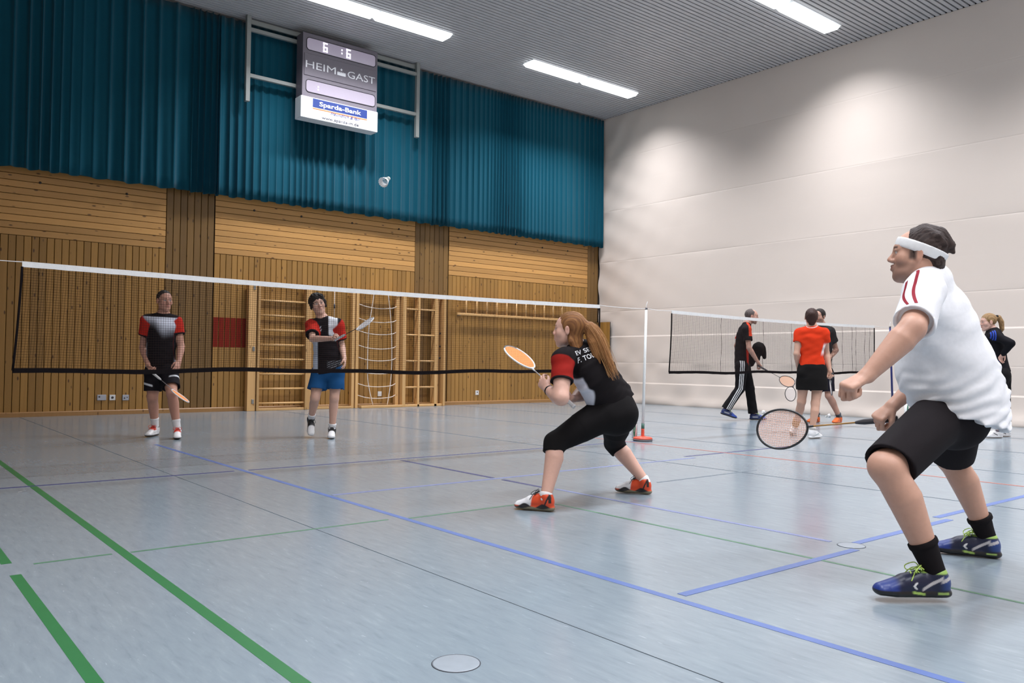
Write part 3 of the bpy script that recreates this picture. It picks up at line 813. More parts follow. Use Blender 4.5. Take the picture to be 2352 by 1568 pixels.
def face_tint(V, c0, fr, skin, brow=(.05, .03, .02), lip=(.42, .16, .13), eye=True, stubble=None, blush=.25):
    c, f, u, s, S = fr
    q = (V-c)/S; x = q@s; y = q@f; z = q@u; ax_ = np.abs(x)
    front = ss(.035, .06, y)
    col = c0
    w = np.exp(-((ax_-.043)/.022)**2-((z+.025)/.022)**2)*front*blush
    col = mixc(col, (skin[0]*.98, skin[1]*.66, skin[2]*.60), w)
    col = mixc(col, (skin[0]*.95, skin[1]*.70, skin[2]*.64), np.exp(-((y-.110)/.014)**2-(x/.016)**2-((z+.028)/.014)**2)*.35)
    col = mixc(col, lip, np.exp(-(x/.019)**4-((z+.060)/.0098)**4)*ss(.07, .08, y)*.85)
    col = mixc(col, (skin[0]*.9, skin[1]*.62, skin[2]*.55), np.exp(-((ax_-.082)/.012)**2-((y+.01)/.02)**2-(z/.034)**2)*.5)
    if stubble is not None:
        w = ss(-.030, -.05, z)*ss(-.13, -.11, z)*ss(-.01, .02, y)*(1-.6*np.exp(-((ax_-.04)/.02)**2-((z+.02)/.02)**2))
        col = mixc(col, stubble, w*.55)
    if brow is not None:
        w = ss(.012, .016, ax_)*(1-ss(.045, .051, ax_))*np.exp(-((z-.0285+.10*np.maximum(ax_-.03, 0))/.0052)**4)*front
        col = mixc(col, brow, w*.9)
    if eye:
        e = ((ax_-.031)/.0135)**2+((z-.0045)/.0068)**2
        w = (1-ss(.85, 1.1, e))*ss(.075, .080, y)
        col = mixc(col, (.62, .58, .55), w)
        w = (1-ss(.0050, .0062, np.sqrt((ax_-.031)**2+(z-.0045)**2)))*ss(.075, .080, y)
        col = mixc(col, (.05, .035, .03), w)
        w = np.exp(-((z-.0115+3.0*(ax_-.031)**2*9)/.0022)**2)*(1-ss(.013, .017, np.abs(ax_-.031)))*ss(.07, .078, y)
        col = mixc(col, (.06, .04, .035), w*.8)
    return col
def add_neck(S_, neck, fr, r=.055):
    c, f, u, s, S = fr
    S_.chain([A(neck)-u*.03, c-(u*.052+f*.020)*S], [r*1.12, r], k=.03)
def add_arm(S_, sh, el, wr, sc=1.0, fat=1.0):
    g = sc*fat
    S_.chain([sh, lerp(sh, el, .45), el], [.050*g, .047*g, .038*g], k=.03)
    S_.chain([el, lerp(el, wr, .25), lerp(el, wr, .62), wr], [.038*g, .043*g, .034*g, .0265*sc*(.6+.4*fat)], k=.02)
def add_leg(S_, hip, kn, an, back, sc=1.0, fat=1.0):
    b = A(back); g = sc*fat
    S_.chain([hip, lerp(hip, kn, .45), kn], [.088*g, .076*g, .055*g], k=.03)
    S_.chain([A(kn), lerp(kn, an, .28)+b*.016*g, lerp(kn, an, .58)+b*.010*g, A(an)+b*.002, A(an)-(A(kn)-A(an))*.06],
             [.053*g, .0575*g, .046*g, .0345*sc*(.5+.5*fat), .027*sc], k=.025)
    S_.ball(lerp(kn, hip, .02)-b*.016*g, .042*g, k=.03)
def add_hand(S_, wr, hd, palm, right, curl=(20, 25, 15), thumb=(0.6, .6, .5), sc=1.0, spread=.06):
    """palm = direction the palm faces; right = True for a right hand"""
    wr = A(wr); d = nrm(A(hd)-wr); n = orth(palm, d)
    ac = np.cross(d, n)*(1 if right else -1)          # towards the thumb side
    S_.chain([wr, wr+d*.045*sc, wr+d*.084*sc], [.028*sc, .037*sc, .040*sc], [.021*sc, .018*sc, .014*sc], ac, k=.014)
    for i, (off, ln) in enumerate(((.030, .95), (.010, 1.06), (-.010, 1.0), (-.029, .80))):
        p = wr+d*(.086-.006*abs(i-1))*sc+ac*off*sc; a = 0.0
        dd = nrm(d+ac*off*spread*30)
        pts = [p-d*.012*sc, p]
        for j, L_ in enumerate((.044, .027, .022)):
            a += math.radians(curl[j]*(1+.06*i))
            pts.append(pts[-1]+(dd*math.cos(a)+n*math.sin(a))*L_*ln*sc)
        S_.chain(pts, [.0098*sc, .0100*sc, .0090*sc, .0082*sc, .0068*sc], k=.0045)
    p = wr+d*.022*sc+ac*.022*sc+n*.006
    t1 = nrm(d*.75+ac*thumb[0]+n*thumb[1]*.5); t2 = nrm(d*.9+ac*(thumb[0]-thumb[2])+n*thumb[1]); t3 = nrm(d*.8+ac*(thumb[0]-thumb[2]*2.0)+n*(thumb[1]+.15))
    q1 = p+t1*.042*sc; q2 = q1+t2*.032*sc; q3 = q2+t3*.024*sc
    S_.chain([p, q1, q2, q3], [.0150*sc, .0125*sc, .0105*sc, .0080*sc], k=.008)
SKIN = attr_mat('skin', rough=.50, spec=.4, sub=.06, bump=.10, bscale=420)
HAIRM = attr_mat('hair', rough=.50, spec=.25, bump=.6, bscale=40, stretch=(22, 22, 5))
CLOTH = attr_mat('sports_cloth', rough=.85, spec=.10, bump=.10, bscale=900)
SHOEM = attr_mat('shoe', rough=.42, spec=.5, bump=.06, bscale=250)
def sock(name, an, kn, top, r0, r1, mat, par, h, tint, foot=None):
    """cuffed sock around the ankle; top = metres above the ankle towards the knee"""
    w = nrm(A(kn)-A(an)); S_ = Shape()
    bo = A((0, 0, 0)) if foot is None else A(foot)
    e = A(an)+w*top+bo*.009
    S_.chain([A(an)-w*.02, A(an)+w*top*.3+bo*.003, e+w*.02], [r0*.92, r0, r1], k=0, clips=[(e, w)])
    S_.chain([e-w*.014, e+w*.02], r1+.0012, k=.004, clips=[(e+w*.001, w), (e-w*.022, -w)])
    return blob(name, S_, h, mat, par, tint)
def seat_ankles(j, L, z0=(None, None), up=((0, 0, 1), (0, 0, 1))):
    """put each ankle joint where its shoe holds it"""
    for i, sd in enumerate('LR'):
        h, t = j['heel'+sd].copy(), j['toe'+sd].copy()
        if z0[i] is not None: h[2] = t[2] = z0[i]
        F = nrm(t-h); U = orth(up[i], F)
        j['an'+sd] = (h+F*.20*L+U*.098).astype(np.float32)
def shoe(name, heel, toe, up, par, h, tint, an=None, L=.30, lace=None, z0=None, wid=1.0, high=0.0):
    """badminton shoe: sole, upper, padded collar open for the ankle; returns the object and its local frame"""
    heel = A(heel).copy(); toe = A(toe).copy()
    if z0 is not None: heel[2] = z0; toe[2] = z0
    F = nrm(toe-heel); U = orth(up, F); R = np.cross(F, U)
    O = heel
    Lc = lambda x, y, z: O+F*x*L+R*y+U*z
    S_ = Shape(); w = wid
    S_.chain([Lc(.09, 0, .018), Lc(.40, 0, .018), Lc(.70, .004, .018), Lc(.87, .003, .022)], [.033*w, .034*w, .045*w, .036*w], [.020, .019, .019, .018], R, k=0, cap=1.6, clips=[(Lc(0, 0, .001), -U)])
    S_.chain([Lc(.12, 0, .050), Lc(.33, 0, .058), Lc(.56, .001, .052), Lc(.78, .003, .036), Lc(.87, .003, .032)], [.031*w, .034*w, .040*w, .041*w, .033*w], [.045, .047, .036, .025, .021], R, k=.012)
    S_.chain([Lc(.15, 0, .060), Lc(.18, 0, .088+high)], [.036*w, .038*w], [.044, .047], F, k=.018)
    S_.chain([Lc(.40, 0, .088), Lc(.60, 0, .070)], [.020*w, .024*w], [.012, .012], R, k=.016)
    S_.chain([Lc(.20, 0, .085), Lc(.20, 0, .20)], [.029*w, .031*w], [.035, .036], F, k=.006, mode='s')
    o = blob(name, S_, h, SHOEM, par, lambda V: tint((V-O)@F/L, (V-O)@R, (V-O)@U))
    if lace is not None:
        m, th = lace
        b = MB()
        for i in range(5):
            x = .37+.060*i; z = .117-.0105*i-.0008*i*i; y = .023*w
            pa, pb, pc = Lc(x, -y, z-.006), Lc(x+.015, 0, z+.004), Lc(x+.030, y, z-.008)
            b.tube([pa-A(par.location), pb-A(par.location), pc-A(par.location)], th, 5)
            pa, pb = Lc(x, y, z-.006), Lc(x+.030, -y, z-.008)
            b.tube([pa-A(par.location), pc*0+Lc(x+.015, 0, z+.006)-A(par.location), pb-A(par.location)], th, 5)
        for sg in (-1, 1):
            lp = [Lc(.38, 0, .112), Lc(.41, .026*sg, .128), Lc(.50, .045*sg, .112), Lc(.50, .028*sg, .098), Lc(.40, .004*sg, .112)]
            b.tube(smooth_line([Vector(p-A(par.location)) for p in lp], 5), th*.8, 5)
            lp = [Lc(.38, 0, .112), Lc(.46, .020*sg, .108), Lc(.55, .040*sg, .070)]
            b.tube(smooth_line([Vector(p-A(par.location)) for p in lp], 5), th*.8, 5)
        b.build('laces', m, o)
    return o
# ---------------------------------------------------------------- racket
def racket(name, butt, tip, normal, label, cfr, cst, cgrip, cshaft, sthick=.00055, L=.672, group='badminton rackets', c2=None):
    butt, tip = A(butt), A(tip); X = nrm(tip-butt); N = orth(normal, X); Yv = np.cross(N, X)
    e = empty(name, tuple(float(v) for v in butt), label, 'racket', group)
    W = lambda x, y, z=0: Vector((X*x+Yv*y+N*z).tolist())
    a, bb = .126, .099; cx = L-a-.004
    def oval(t, k=0.0):
        ca, sa = math.cos(t), math.sin(t)
        return (cx+(a-k)*ca, (bb-k)*sa*(1.0+.07*ca))
    fr_ = MB().tube([W(*oval(2*math.pi*i/56)) for i in range(56)], .0058, 7, closed=True).build('frame', cfr, e)
    if c2 is not None:
        MB().tube([W(*oval(math.radians(-38)+math.radians(76)*i/12, -.0008)) for i in range(13)], .0064, 7).build('bumper', c2, e)
    MB().tube([W(.185, 0), W(cx-a+.004, 0)], [.0042, .0040], 8).build('shaft', cshaft, e)
    MB().tube([W(cx-a-.030, 0), W(cx-a-.010, 0), W(cx-a+.004, 0)], [.0048, .0062, .0075], 8).build('throat', cfr, e)
    MB().tube([W(0, 0), W(.004, 0), W(.012, 0), W(.02, 0), W(.150, 0), W(.172, 0), W(.190, 0)], [.0135, .0160, .0160, .0142, .0138, .0105, .0065], 8, smooth=False).build('grip', cgrip, e)
    st = MB()
    k = .0055
    for i in range(-10, 11):
        y = i*.0088; r = abs(y)/(bb-k)
        if r < .985:
            h_ = (a-k)*math.sqrt(1-r*r); st.tube([W(cx-h_, y, .0004), W(cx+h_, y, .0004)], sthick, 4, caps=False)
    for i in range(-13, 14):
        x = i*.0088; r = abs(x)/(a-k)
        if r < .985:
            h_ = (bb-k)*math.sqrt(1-r*r); st.tube([W(cx+x, -h_, -.0004), W(cx+x, h_, -.0004)], sthick, 4, caps=False)
    o = st.build('strings', cst, e); o['kind'] = 'stuff'
    return e
# joints of every person in metres (world coordinates)
POSE = {
 'big': dict(head=(3.557, 1.639, 1.4), hf=(-0.456, 0.884, 0.1), hu=(0.021, -0.05, 0.999), neck=(3.622, 1.628, 1.301), chest=(3.675, 1.629, 1.152), waist=(3.775, 1.607, 0.932), pelvis=(3.825, 1.598, 0.744), side=(0.942, 0.336, 0.028), hside=(0.932, 0.362, 0.028), shL=(3.432, 1.553, 1.227), elL=(3.187, 1.485, 1.07), wrL=(3.036, 1.587, 0.886), hdL=(2.976, 1.625, 0.849), shR=(3.872, 1.697, 1.264), elR=(4.01, 1.778, 0.907), wrR=(3.829, 1.878, 0.736), hdR=(3.779, 1.92, 0.682), hipL=(3.724, 1.603, 0.714), knL=(3.221, 1.604, 0.518), anL=(3.33, 1.477, 0.155), heelL=(3.389, 1.433, 0.049), toeL=(3.167, 1.612, 0.039), hipR=(3.965, 1.641, 0.692), knR=(4.174, 1.762, 0.479), anR=(4.27, 1.658, 0.114), heelR=(4.346, 1.6, 0.01), toeR=(4.247, 1.808, 0.006), t0=(3.648, 1.621, 1.283), t1=(3.679, 1.613, 1.163), t2=(3.708, 1.611, 1.07), t3=(3.768, 1.6, 0.928), t4=(3.825, 1.583, 0.803), t5=(3.85, 1.579, 0.706), hem=(3.838, 1.589, 0.704), hemn=(-0.157, 0.158, -0.975), fwd=(-0.337, 0.94, 0.053), palmL=(0.532, -0.078, -0.843), palmR=(0.063, 0.289, -0.955), rk_butt=(3.85, 1.863, 0.675), rk_tip=(3.654, 2.461, 0.586), rk_n=(-0.577, -0.787, 0.218)),
 'man1': dict(head=(2.845, 10.047, 1.59), hf=(0.128, -0.991, -0.029), hu=(-0.002, -0.031, 1.0), neck=(2.846, 10.091, 1.422), chest=(2.837, 10.064, 1.29), waist=(2.83, 10.078, 1.015), pelvis=(2.831, 10.11, 0.805), side=(-0.945, 0.326, -0.02), hside=(-0.931, 0.365, -0.019), shR=(2.673, 10.117, 1.352), elR=(2.667, 10.235, 1.039), wrR=(2.682, 10.05, 0.829), hdR=(2.691, 9.968, 0.748), shL=(2.982, 10.048, 1.345), elL=(3.028, 9.994, 1.058), wrL=(2.969, 9.868, 0.88), hdL=(2.926, 9.803, 0.794), hipR=(2.771, 10.135, 0.739), knR=(2.752, 10.108, 0.447), anR=(2.795, 10.174, 0.136), heelR=(2.846, 10.226, 0.028), toeR=(2.699, 10.037, 0.009), hipL=(2.908, 10.024, 0.748), knL=(2.873, 9.777, 0.516), anL=(2.946, 9.808, 0.142), heelL=(2.95, 9.809, 0.009), toeL=(2.869, 9.514, -0.012), rk_butt=(2.697, 9.989, 0.761), rk_tip=(2.948, 9.462, 0.429), rk_n=(0.546, -0.338, 0.766)),
 'man2': dict(head=(4.285, 8.989, 1.577), hf=(-0.266, -0.964, 0.021), hu=(-0.208, 0.161, 0.965), neck=(4.343, 8.973, 1.4), chest=(4.369, 8.957, 1.281), waist=(4.395, 8.944, 1.031), pelvis=(4.407, 8.941, 0.818), side=(-0.898, 0.441, -0.018), hside=(-0.898, 0.441, -0.018), shR=(4.227, 9.018, 1.325), elR=(4.158, 8.848, 1.163), wrR=(4.273, 8.575, 1.166), hdR=(4.296, 8.505, 1.172), shL=(4.485, 8.861, 1.338), elL=(4.555, 8.89, 1.097), wrL=(4.499, 8.709, 0.939), hdL=(4.487, 8.669, 0.877), hipR=(4.33, 9.005, 0.766), knR=(4.252, 8.949, 0.469), anR=(4.307, 9.17, 0.212), heelR=(4.322, 9.235, 0.183), toeR=(4.26, 9.059, 0.032), hipL=(4.486, 8.879, 0.769), knL=(4.456, 8.861, 0.469), anL=(4.466, 8.915, 0.147), heelL=(4.489, 8.965, 0.034), toeL=(4.349, 8.706, 0.004), rk_butt=(4.269, 8.502, 1.147), rk_tip=(4.406, 7.87, 1.366), rk_n=(-0.586, -0.142, 0.798)),
 'woman': dict(head=(3.585, 3.862, 1.131), hf=(-0.596, 0.803, 0.033), hu=(-0.038, 0.036, 0.999), neck=(3.672, 3.846, 1.016), chest=(3.725, 3.807, 0.905), waist=(3.837, 3.799, 0.764), pelvis=(3.931, 3.804, 0.619), side=(0.985, 0.169, 0.027), hside=(0.976, 0.218, 0.028), shL=(3.465, 3.785, 0.94), elL=(3.374, 3.698, 0.707), wrL=(3.431, 3.882, 0.748), hdL=(3.423, 3.926, 0.788), shR=(3.867, 3.87, 0.971), elR=(3.824, 3.965, 0.724), wrR=(3.678, 3.904, 0.691), hdR=(3.589, 3.86, 0.681), hipL=(3.813, 3.772, 0.585), knL=(3.492, 3.883, 0.412), anL=(3.392, 3.819, 0.109), heelL=(3.398, 3.779, 0.016), toeL=(3.269, 3.998, 0.012), hipR=(4.076, 3.895, 0.569), knR=(4.28, 4.123, 0.345), anR=(4.369, 3.931, 0.098), heelR=(4.405, 3.879, 0.014), toeR=(4.296, 4.07, 0.016), t0=(3.684, 3.838, 0.992), t1=(3.719, 3.811, 0.925), t2=(3.761, 3.793, 0.847), t3=(3.84, 3.796, 0.749), t4=(3.927, 3.807, 0.653), hem=(3.923, 3.81, 0.629), hemn=(0.424, -0.258, -0.868), txt=(3.502, 3.704, 0.919), txd=(0.967, 0.165, 0.195), fwd=(-0.169, 0.986, 0.007), palmL=(0.926, 0.354, 0.128), palmR=(-0.973, -0.106, 0.203), rk_butt=(3.584, 3.801, 0.64), rk_tip=(3.458, 4.327, 1.027), rk_n=(0.117, -0.572, 0.812)),
 'track': dict(head=(11.673, 8.1, 1.731), hf=(0.603, -0.794, -0.075), hu=(0.021, -0.05, 0.999), neck=(11.61, 8.155, 1.604), chest=(11.574, 8.19, 1.414), waist=(11.56, 8.21, 1.178), pelvis=(11.566, 8.213, 0.925), side=(-0.772, -0.635, -0.027), hside=(-0.772, -0.635, -0.027), shR=(11.445, 8.035, 1.501), elR=(11.428, 7.981, 1.205), wrR=(11.584, 7.914, 0.967), hdR=(11.635, 7.9, 0.906), shL=(11.735, 8.314, 1.517), elL=(11.739, 8.448, 1.247), wrL=(11.883, 8.311, 1.104), hdL=(11.92, 8.243, 1.088), hipR=(11.478, 8.156, 0.894), knR=(11.467, 8.177, 0.534), anR=(11.3, 8.325, 0.117), heelR=(11.224, 8.386, 0.108), toeR=(11.441, 8.189, 0.016), hipL=(11.679, 8.251, 0.894), knL=(11.762, 8.196, 0.53), anL=(11.829, 8.156, 0.111), heelL=(11.775, 8.202, 0.032), toeL=(11.94, 8.017, 0.037), jac=(11.924, 8.122, 1.16), rk_butt=(11.599, 7.929, 0.916), rk_tip=(11.725, 7.425, 0.65), rk_n=(-0.519, -0.75, 0.409)),
 'red': dict(head=(9.531, 5.721, 1.541), hf=(0.82, 0.571, 0.048), hu=(-0.025, -0.012, 1.0), neck=(9.539, 5.719, 1.412), chest=(9.541, 5.722, 1.273), waist=(9.548, 5.723, 1.056), pelvis=(9.551, 5.727, 0.875), side=(0.553, -0.833, 0.004), hside=(0.553, -0.833, 0.004), shL=(9.468, 5.856, 1.334), elL=(9.414, 5.857, 1.072), wrL=(9.542, 5.913, 0.89), hdL=(9.595, 5.925, 0.817), shR=(9.619, 5.593, 1.336), elR=(9.749, 5.638, 1.083), wrR=(9.711, 5.572, 0.86), hdR=(9.711, 5.55, 0.77), hipL=(9.479, 5.787, 0.825), knL=(9.496, 5.836, 0.461), anL=(9.583, 6.008, 0.132), heelL=(9.608, 6.068, 0.043), toeL=(9.768, 6.147, -0.03), hipR=(9.624, 5.669, 0.828), knR=(9.542, 5.671, 0.444), anR=(9.48, 5.682, 0.087), heelR=(9.433, 5.684, -0.007), toeR=(9.674, 5.683, -0.021), rk_butt=(9.703, 5.529, 0.828), rk_tip=(10.256, 5.875, 0.584), rk_n=(0.778, -0.628, 0.012)),
 'dark': dict(head=(12.182, 7.175, 1.718), hf=(-0.997, -0.034, -0.076), hu=(-0.025, -0.012, 1.0), neck=(12.225, 7.145, 1.569), chest=(12.236, 7.143, 1.4), waist=(12.231, 7.155, 1.125), pelvis=(12.231, 7.163, 0.88), side=(-0.452, 0.892, -0.001), hside=(-0.565, 0.825, -0.004), shL=(12.255, 7.022, 1.475), elL=(12.427, 7.021, 1.182), wrL=(12.153, 6.963, 1.056), hdL=(12.07, 6.955, 0.987), shR=(12.194, 7.302, 1.479), elR=(12.045, 7.304, 1.183), wrR=(11.921, 7.346, 0.983), hdR=(11.85, 7.343, 0.845), hipL=(12.305, 7.106, 0.805), knL=(12.291, 7.065, 0.44), anL=(12.46, 7.027, 0.186), heelL=(12.54, 7.005, 0.042), toeL=(12.203, 6.957, 0.021), hipR=(12.174, 7.212, 0.802), knR=(12.125, 7.199, 0.437), anR=(12.196, 7.24, 0.159), heelR=(12.296, 7.241, 0.045), toeR=(11.995, 7.278, 0.029), rk_butt=(11.923, 7.347, 0.906), rk_tip=(11.509, 7.312, 0.365), rk_n=(-0.376, -0.911, 0.168)),
 'blond': dict(head=(11.723, 4.468, 1.528), hf=(-0.709, 0.702, -0.069), hu=(-0.049, 0.007, 0.999), neck=(11.769, 4.433, 1.429), chest=(11.796, 4.415, 1.323), waist=(11.843, 4.386, 1.041), pelvis=(11.869, 4.371, 0.865), side=(0.85, 0.527, 0.028), hside=(0.825, 0.565, 0.028), shL=(11.621, 4.35, 1.347), elL=(11.616, 4.152, 1.243), wrL=(11.671, 4.266, 1.115), hdL=(11.689, 4.304, 1.063), shR=(12.013, 4.483, 1.361), elR=(12.035, 4.536, 1.151), wrR=(11.905, 4.543, 1.005), hdR=(11.867, 4.55, 0.945), hipL=(11.771, 4.335, 0.83), knL=(11.729, 4.342, 0.492), anL=(11.77, 4.372, 0.127), heelL=(11.834, 4.35, 0.021), toeL=(11.546, 4.505, 0.018), hipR=(11.987, 4.393, 0.829), knR=(11.986, 4.366, 0.486), anR=(12.094, 4.394, 0.118), heelR=(12.163, 4.367, 0.025), toeR=(11.934, 4.501, 0.026)),
}
# ================================================================== PEOPLE
def PJ(k): return {n: A(v) for n, v in POSE[k].items()}
def person_empty(j, label):
    c = (j['heelL']+j['heelR'])/2
    return empty('person', (float(c[0]), float(c[1]), 0.0), label, 'person')
def const(col): return lambda V: np.tile(A(col), (len(V), 1))
DARK = plain('racket_black', (0.02, 0.02, 0.022), .35); RKWHITE = plain('racket_white', (0.75, 0.74, 0.74), .3)
STR_O = plain('orange_strings', (0.95, 0.36, 0.10), .5); STR_P = plain('pink_string', (0.85, 0.50, 0.38), .5); STR_W = plain('white_strings', (0.85, 0.80, 0.80), .5)
GRIPB = plain('dark_grip', (0.045, 0.04, 0.045), .7); GRIPW = plain('white_grip', (0.62, 0.60, 0.60), .7); SHAFT_O = plain('ochre_shaft', (0.42, 0.22, 0.06), .3); SHAFT_G = plain('grey_shaft', (0.25, 0.22, 0.22), .3)
LIME = plain('lime_laces', (0.52, 0.72, 0.16), .7); BLACKL = plain('black_laces', (0.02, 0.018, 0.018), .7); REDL = plain('red_laces', (0.55, 0.05, 0.03), .7); WHITEL = plain('white_laces', (0.75, 0.74, 0.74), .7)
BK = (0.011, 0.009, 0.010)

# ---------------------------------------------------------------- foreground man in white shirt
j = PJ('big'); H_ = .0048
skin = (0.53, 0.300, 0.218)
seat_ankles(j, .312, (.018, .002))
pe = person_empty(j, 'man in white T-shirt, black shorts and white headband, crouching in the right foreground')
fr = head_frame(j['head'], j['hf'], j['hu'], .232)
c, f, u, s, S = fr; L = lambda x, y, z: c+(s*x+f*y+u*z)*S
fw = j['fwd']; bk = -fw
B_ = Shape(); add_head(B_, fr, 1.0, 1.12)
add_neck(B_, j['neck'], fr, .064)
B_.ell(L(0, .028, -.085), (.048*S, .040*S, .026*S), (s, f, u), k=.03)
B_.chain([j['t0'], j['t2'], j['t4']], [.14, .17, .17], [.08, .12, .15], j['side'], k=.04)
B_.chain([j['shL'], lerp(j['neck'], j['t1'], .4), j['shR']], .052, k=.03)
for sd in 'LR':
    add_arm(B_, j['sh'+sd], j['el'+sd], j['wr'+sd], 1.06, 1.16 if sd == 'L' else 1.10)
    add_leg(B_, j['hip'+sd], j['kn'+sd], j['an'+sd], nrm(bk+A((0, 0, -.25))), 1.0, 1.16 if sd == 'L' else 1.12)
add_hand(B_, j['wrL'], j['hdL'], j['palmL'], False, (58, 92, 55), (.55, .75, .75), 1.10)
add_hand(B_, j['wrR'], j['hdR'], j['palmR'], True, (55, 80, 50), (.5, .9, .6), 1.08)
def t_(V):
    col = np.tile(A(skin), (len(V), 1))
    q = (V-c)/S; x, y, z = q@s, q@f, q@u
    col = face_tint(V, col, fr, skin, brow=(.035, .02, .018), stubble=(.20, .115, .09), lip=(.36, .14, .11))
    col = mixc(col, (.07, .05, .045), ss(.056, .066, np.abs(x))*ss(-.036, -.016, z)*ss(.058, .046, z)*ss(-.002, .008, y)*ss(.040, .026, y)*.85)
    col = mixc(col, (.46, .19, .15), np.exp(-((V-j['elL']-A((0, 0, -.02)))**2).sum(1)/.0012)*.5)
    return col
blob('body', B_, H_, SKIN, pe, t_)
hr = Shape()
hr.ell(L(0, -.018, .038), (.083*S, .101*S, .095*S), (s, f, u), k=0, clips=[(L(0, .040, .10), nrm(f+u*.15)), (L(0, 0, -.030), nrm(-u+f*.30))])
hr.chain([L(-.02, -.02, .118), L(0, -.080, .098), L(.0, -.124, .052), L(0, -.142, .022)], [.022*S, .034*S, .024*S, .008*S], k=.02)
hr.chain([L(.03, -.02, .116), L(.035, -.07, .094), L(.03, -.116, .055)], [.018*S, .026*S, .012*S], k=.02)
hr.chain([L(-.045, -.02, .105), L(-.055, -.070, .080), L(-.05, -.105, .045)], [.014*S, .020*S, .008*S], k=.02)
hr.chain([L(0, -.072, .015), L(0, -.082, -.035), L(0, -.088, -.080)], [.066*S, .060*S, .040*S], [.038*S, .034*S, .014*S], s, k=.02)
hr.disp = lambda P: fold(P, [s, nrm(s+f*.3), nrm(s-u*.4)], .0035, 520, 4)
blob('hair', hr, .0042, HAIRM, pe, lambda V: mixc(np.tile(A((.030, .018, .016)), (len(V), 1)), (.075, .05, .045), np.sin(V@(s*700)+V@(f*160))*.5+.2), 0)
bd = Shape(); bn = nrm(u-f*.34)
bd.ell(L(0, -.018, .036), (.0925*S, .113*S, .105*S), (s, f, u), k=0, clips=[(L(0, 0, .052), bn), (L(0, 0, .006), -bn)])
bd.ell(L(0, -.016, .036), (.078*S, .097*S, .090*S), (s, f, u), k=0, mode='s')
blob('headband', bd, .0042, CLOTH, pe, (.80, .80, .81))
# shirt
sh = Shape()
tp = [j['t%d' % i] for i in range(6)]
sh.chain(tp, [.13, .195, .205, .218, .236, .250], [.085, .135, .160, .186, .194, .192], j['side'], k=0, clips=[(j['hem']+j['hemn']*.012, j['hemn'])])
sh.chain([j['shL']+A((0, 0, .012)), j['neck']+A((0, 0, -.005)), j['shR']+A((0, 0, .012))], [.068, .078, .068], k=.05)
for sd, te in (('L', .86), ('R', .8)):
    a_, b_ = j['sh'+sd], j['el'+sd]; e_ = lerp(a_, b_, te); d_ = nrm(b_-a_)
    cn = nrm(d_+(fw*.12 if sd == 'L' else fw*0))
    sh.chain([a_, lerp(a_, b_, .5), e_+d_*.05], [.079, .078, .078], k=.045, clips=[(e_, cn)])
    sh.chain([e_-d_*.10, e_+d_*.05], [.062, .065], k=.006, mode='s', clips=[(e_-d_*.018, -d_)])
sh.ball(lerp(j['t3'], j['t4'], .2)+fw*.055, .155, k=.08)
sh.chain([j['neck']+u*.03-f*.005, j['neck']+u*.12], .060, k=.01, mode='s')
_up = nrm(tp[0]-tp[4])
def sdisp(P):
    z = (P-j['t4'])@_up
    w = ss(.24, .02, z)
    r1 = fold(P, [nrm(_up+fw*.55), nrm(_up*.9+fw*.20)], .0105, 85, 8)+fold(P, [nrm(_up+fw*.7)], .007, 46, 5)
    return (r1*w+fold(P, [nrm(_up+fw), nrm(_up-fw*.6)], .0055, 34, 3)*(1-.6*w)).astype(np.float32)
sh.disp = sdisp
SHB = blob('t_shirt', sh, .0055, CLOTH, pe, (.80, .80, .83))
def on_surface(shape, p, d, n=40):
    """march points p along d until they lie on the surface"""
    p = p.astype(np.float32).copy(); d = nrm(d)
    for _ in range(n): p = p+d*np.clip(shape.ev(p), -.02, .03)[:, None]
    return p
PIPING = plain('crimson_piping', (.24, .002, .016), .7, spec=.2)
def ribbon(shape, path, across, into, w, mat, par, root, name='piping', lift=.0016):
    """narrow strip of cloth laid on a garment"""
    path = np.array([A(q) for q in path]); ac = nrm(across); n = len(path)
    P = np.concatenate([path-ac*w/2, path+ac*w/2])-nrm(into)*.10
    P = on_surface(shape, P, into)-nrm(into)*lift
    me = np_mesh(name, (P-A(root.location)).astype(np.float32), np.array([(i, i+1, n+i+1, n+i) for i in range(n-1)]))
    return link(name, me, mat, par)
for sd, sg in (('L', -1), ('R', 1)):
    a_, b_ = j['sh'+sd], j['el'+sd]; d_ = nrm(b_-a_); g = orth(fw, d_); out = nrm(orth(j['side']*sg, d_)+A((0, 0, .55))); te = .86 if sd == 'L' else .8
    Ln = float(np.linalg.norm(b_-a_))*te
    ribbon(sh, [a_+d_*t+g*(.024+3.0*max(0, .02-t)**2-1.2*max(0, t-.10)**2) for t in np.linspace(-.085, Ln-.004, 30)], g, -out, .0125, PIPING, SHB, pe)
    ribbon(sh, [a_+d_*t+g*(.062-1.2*max(0, t-.08)**2) for t in np.linspace(.03, Ln-.004, 20)], g, -out, .009, PIPING, SHB, pe)
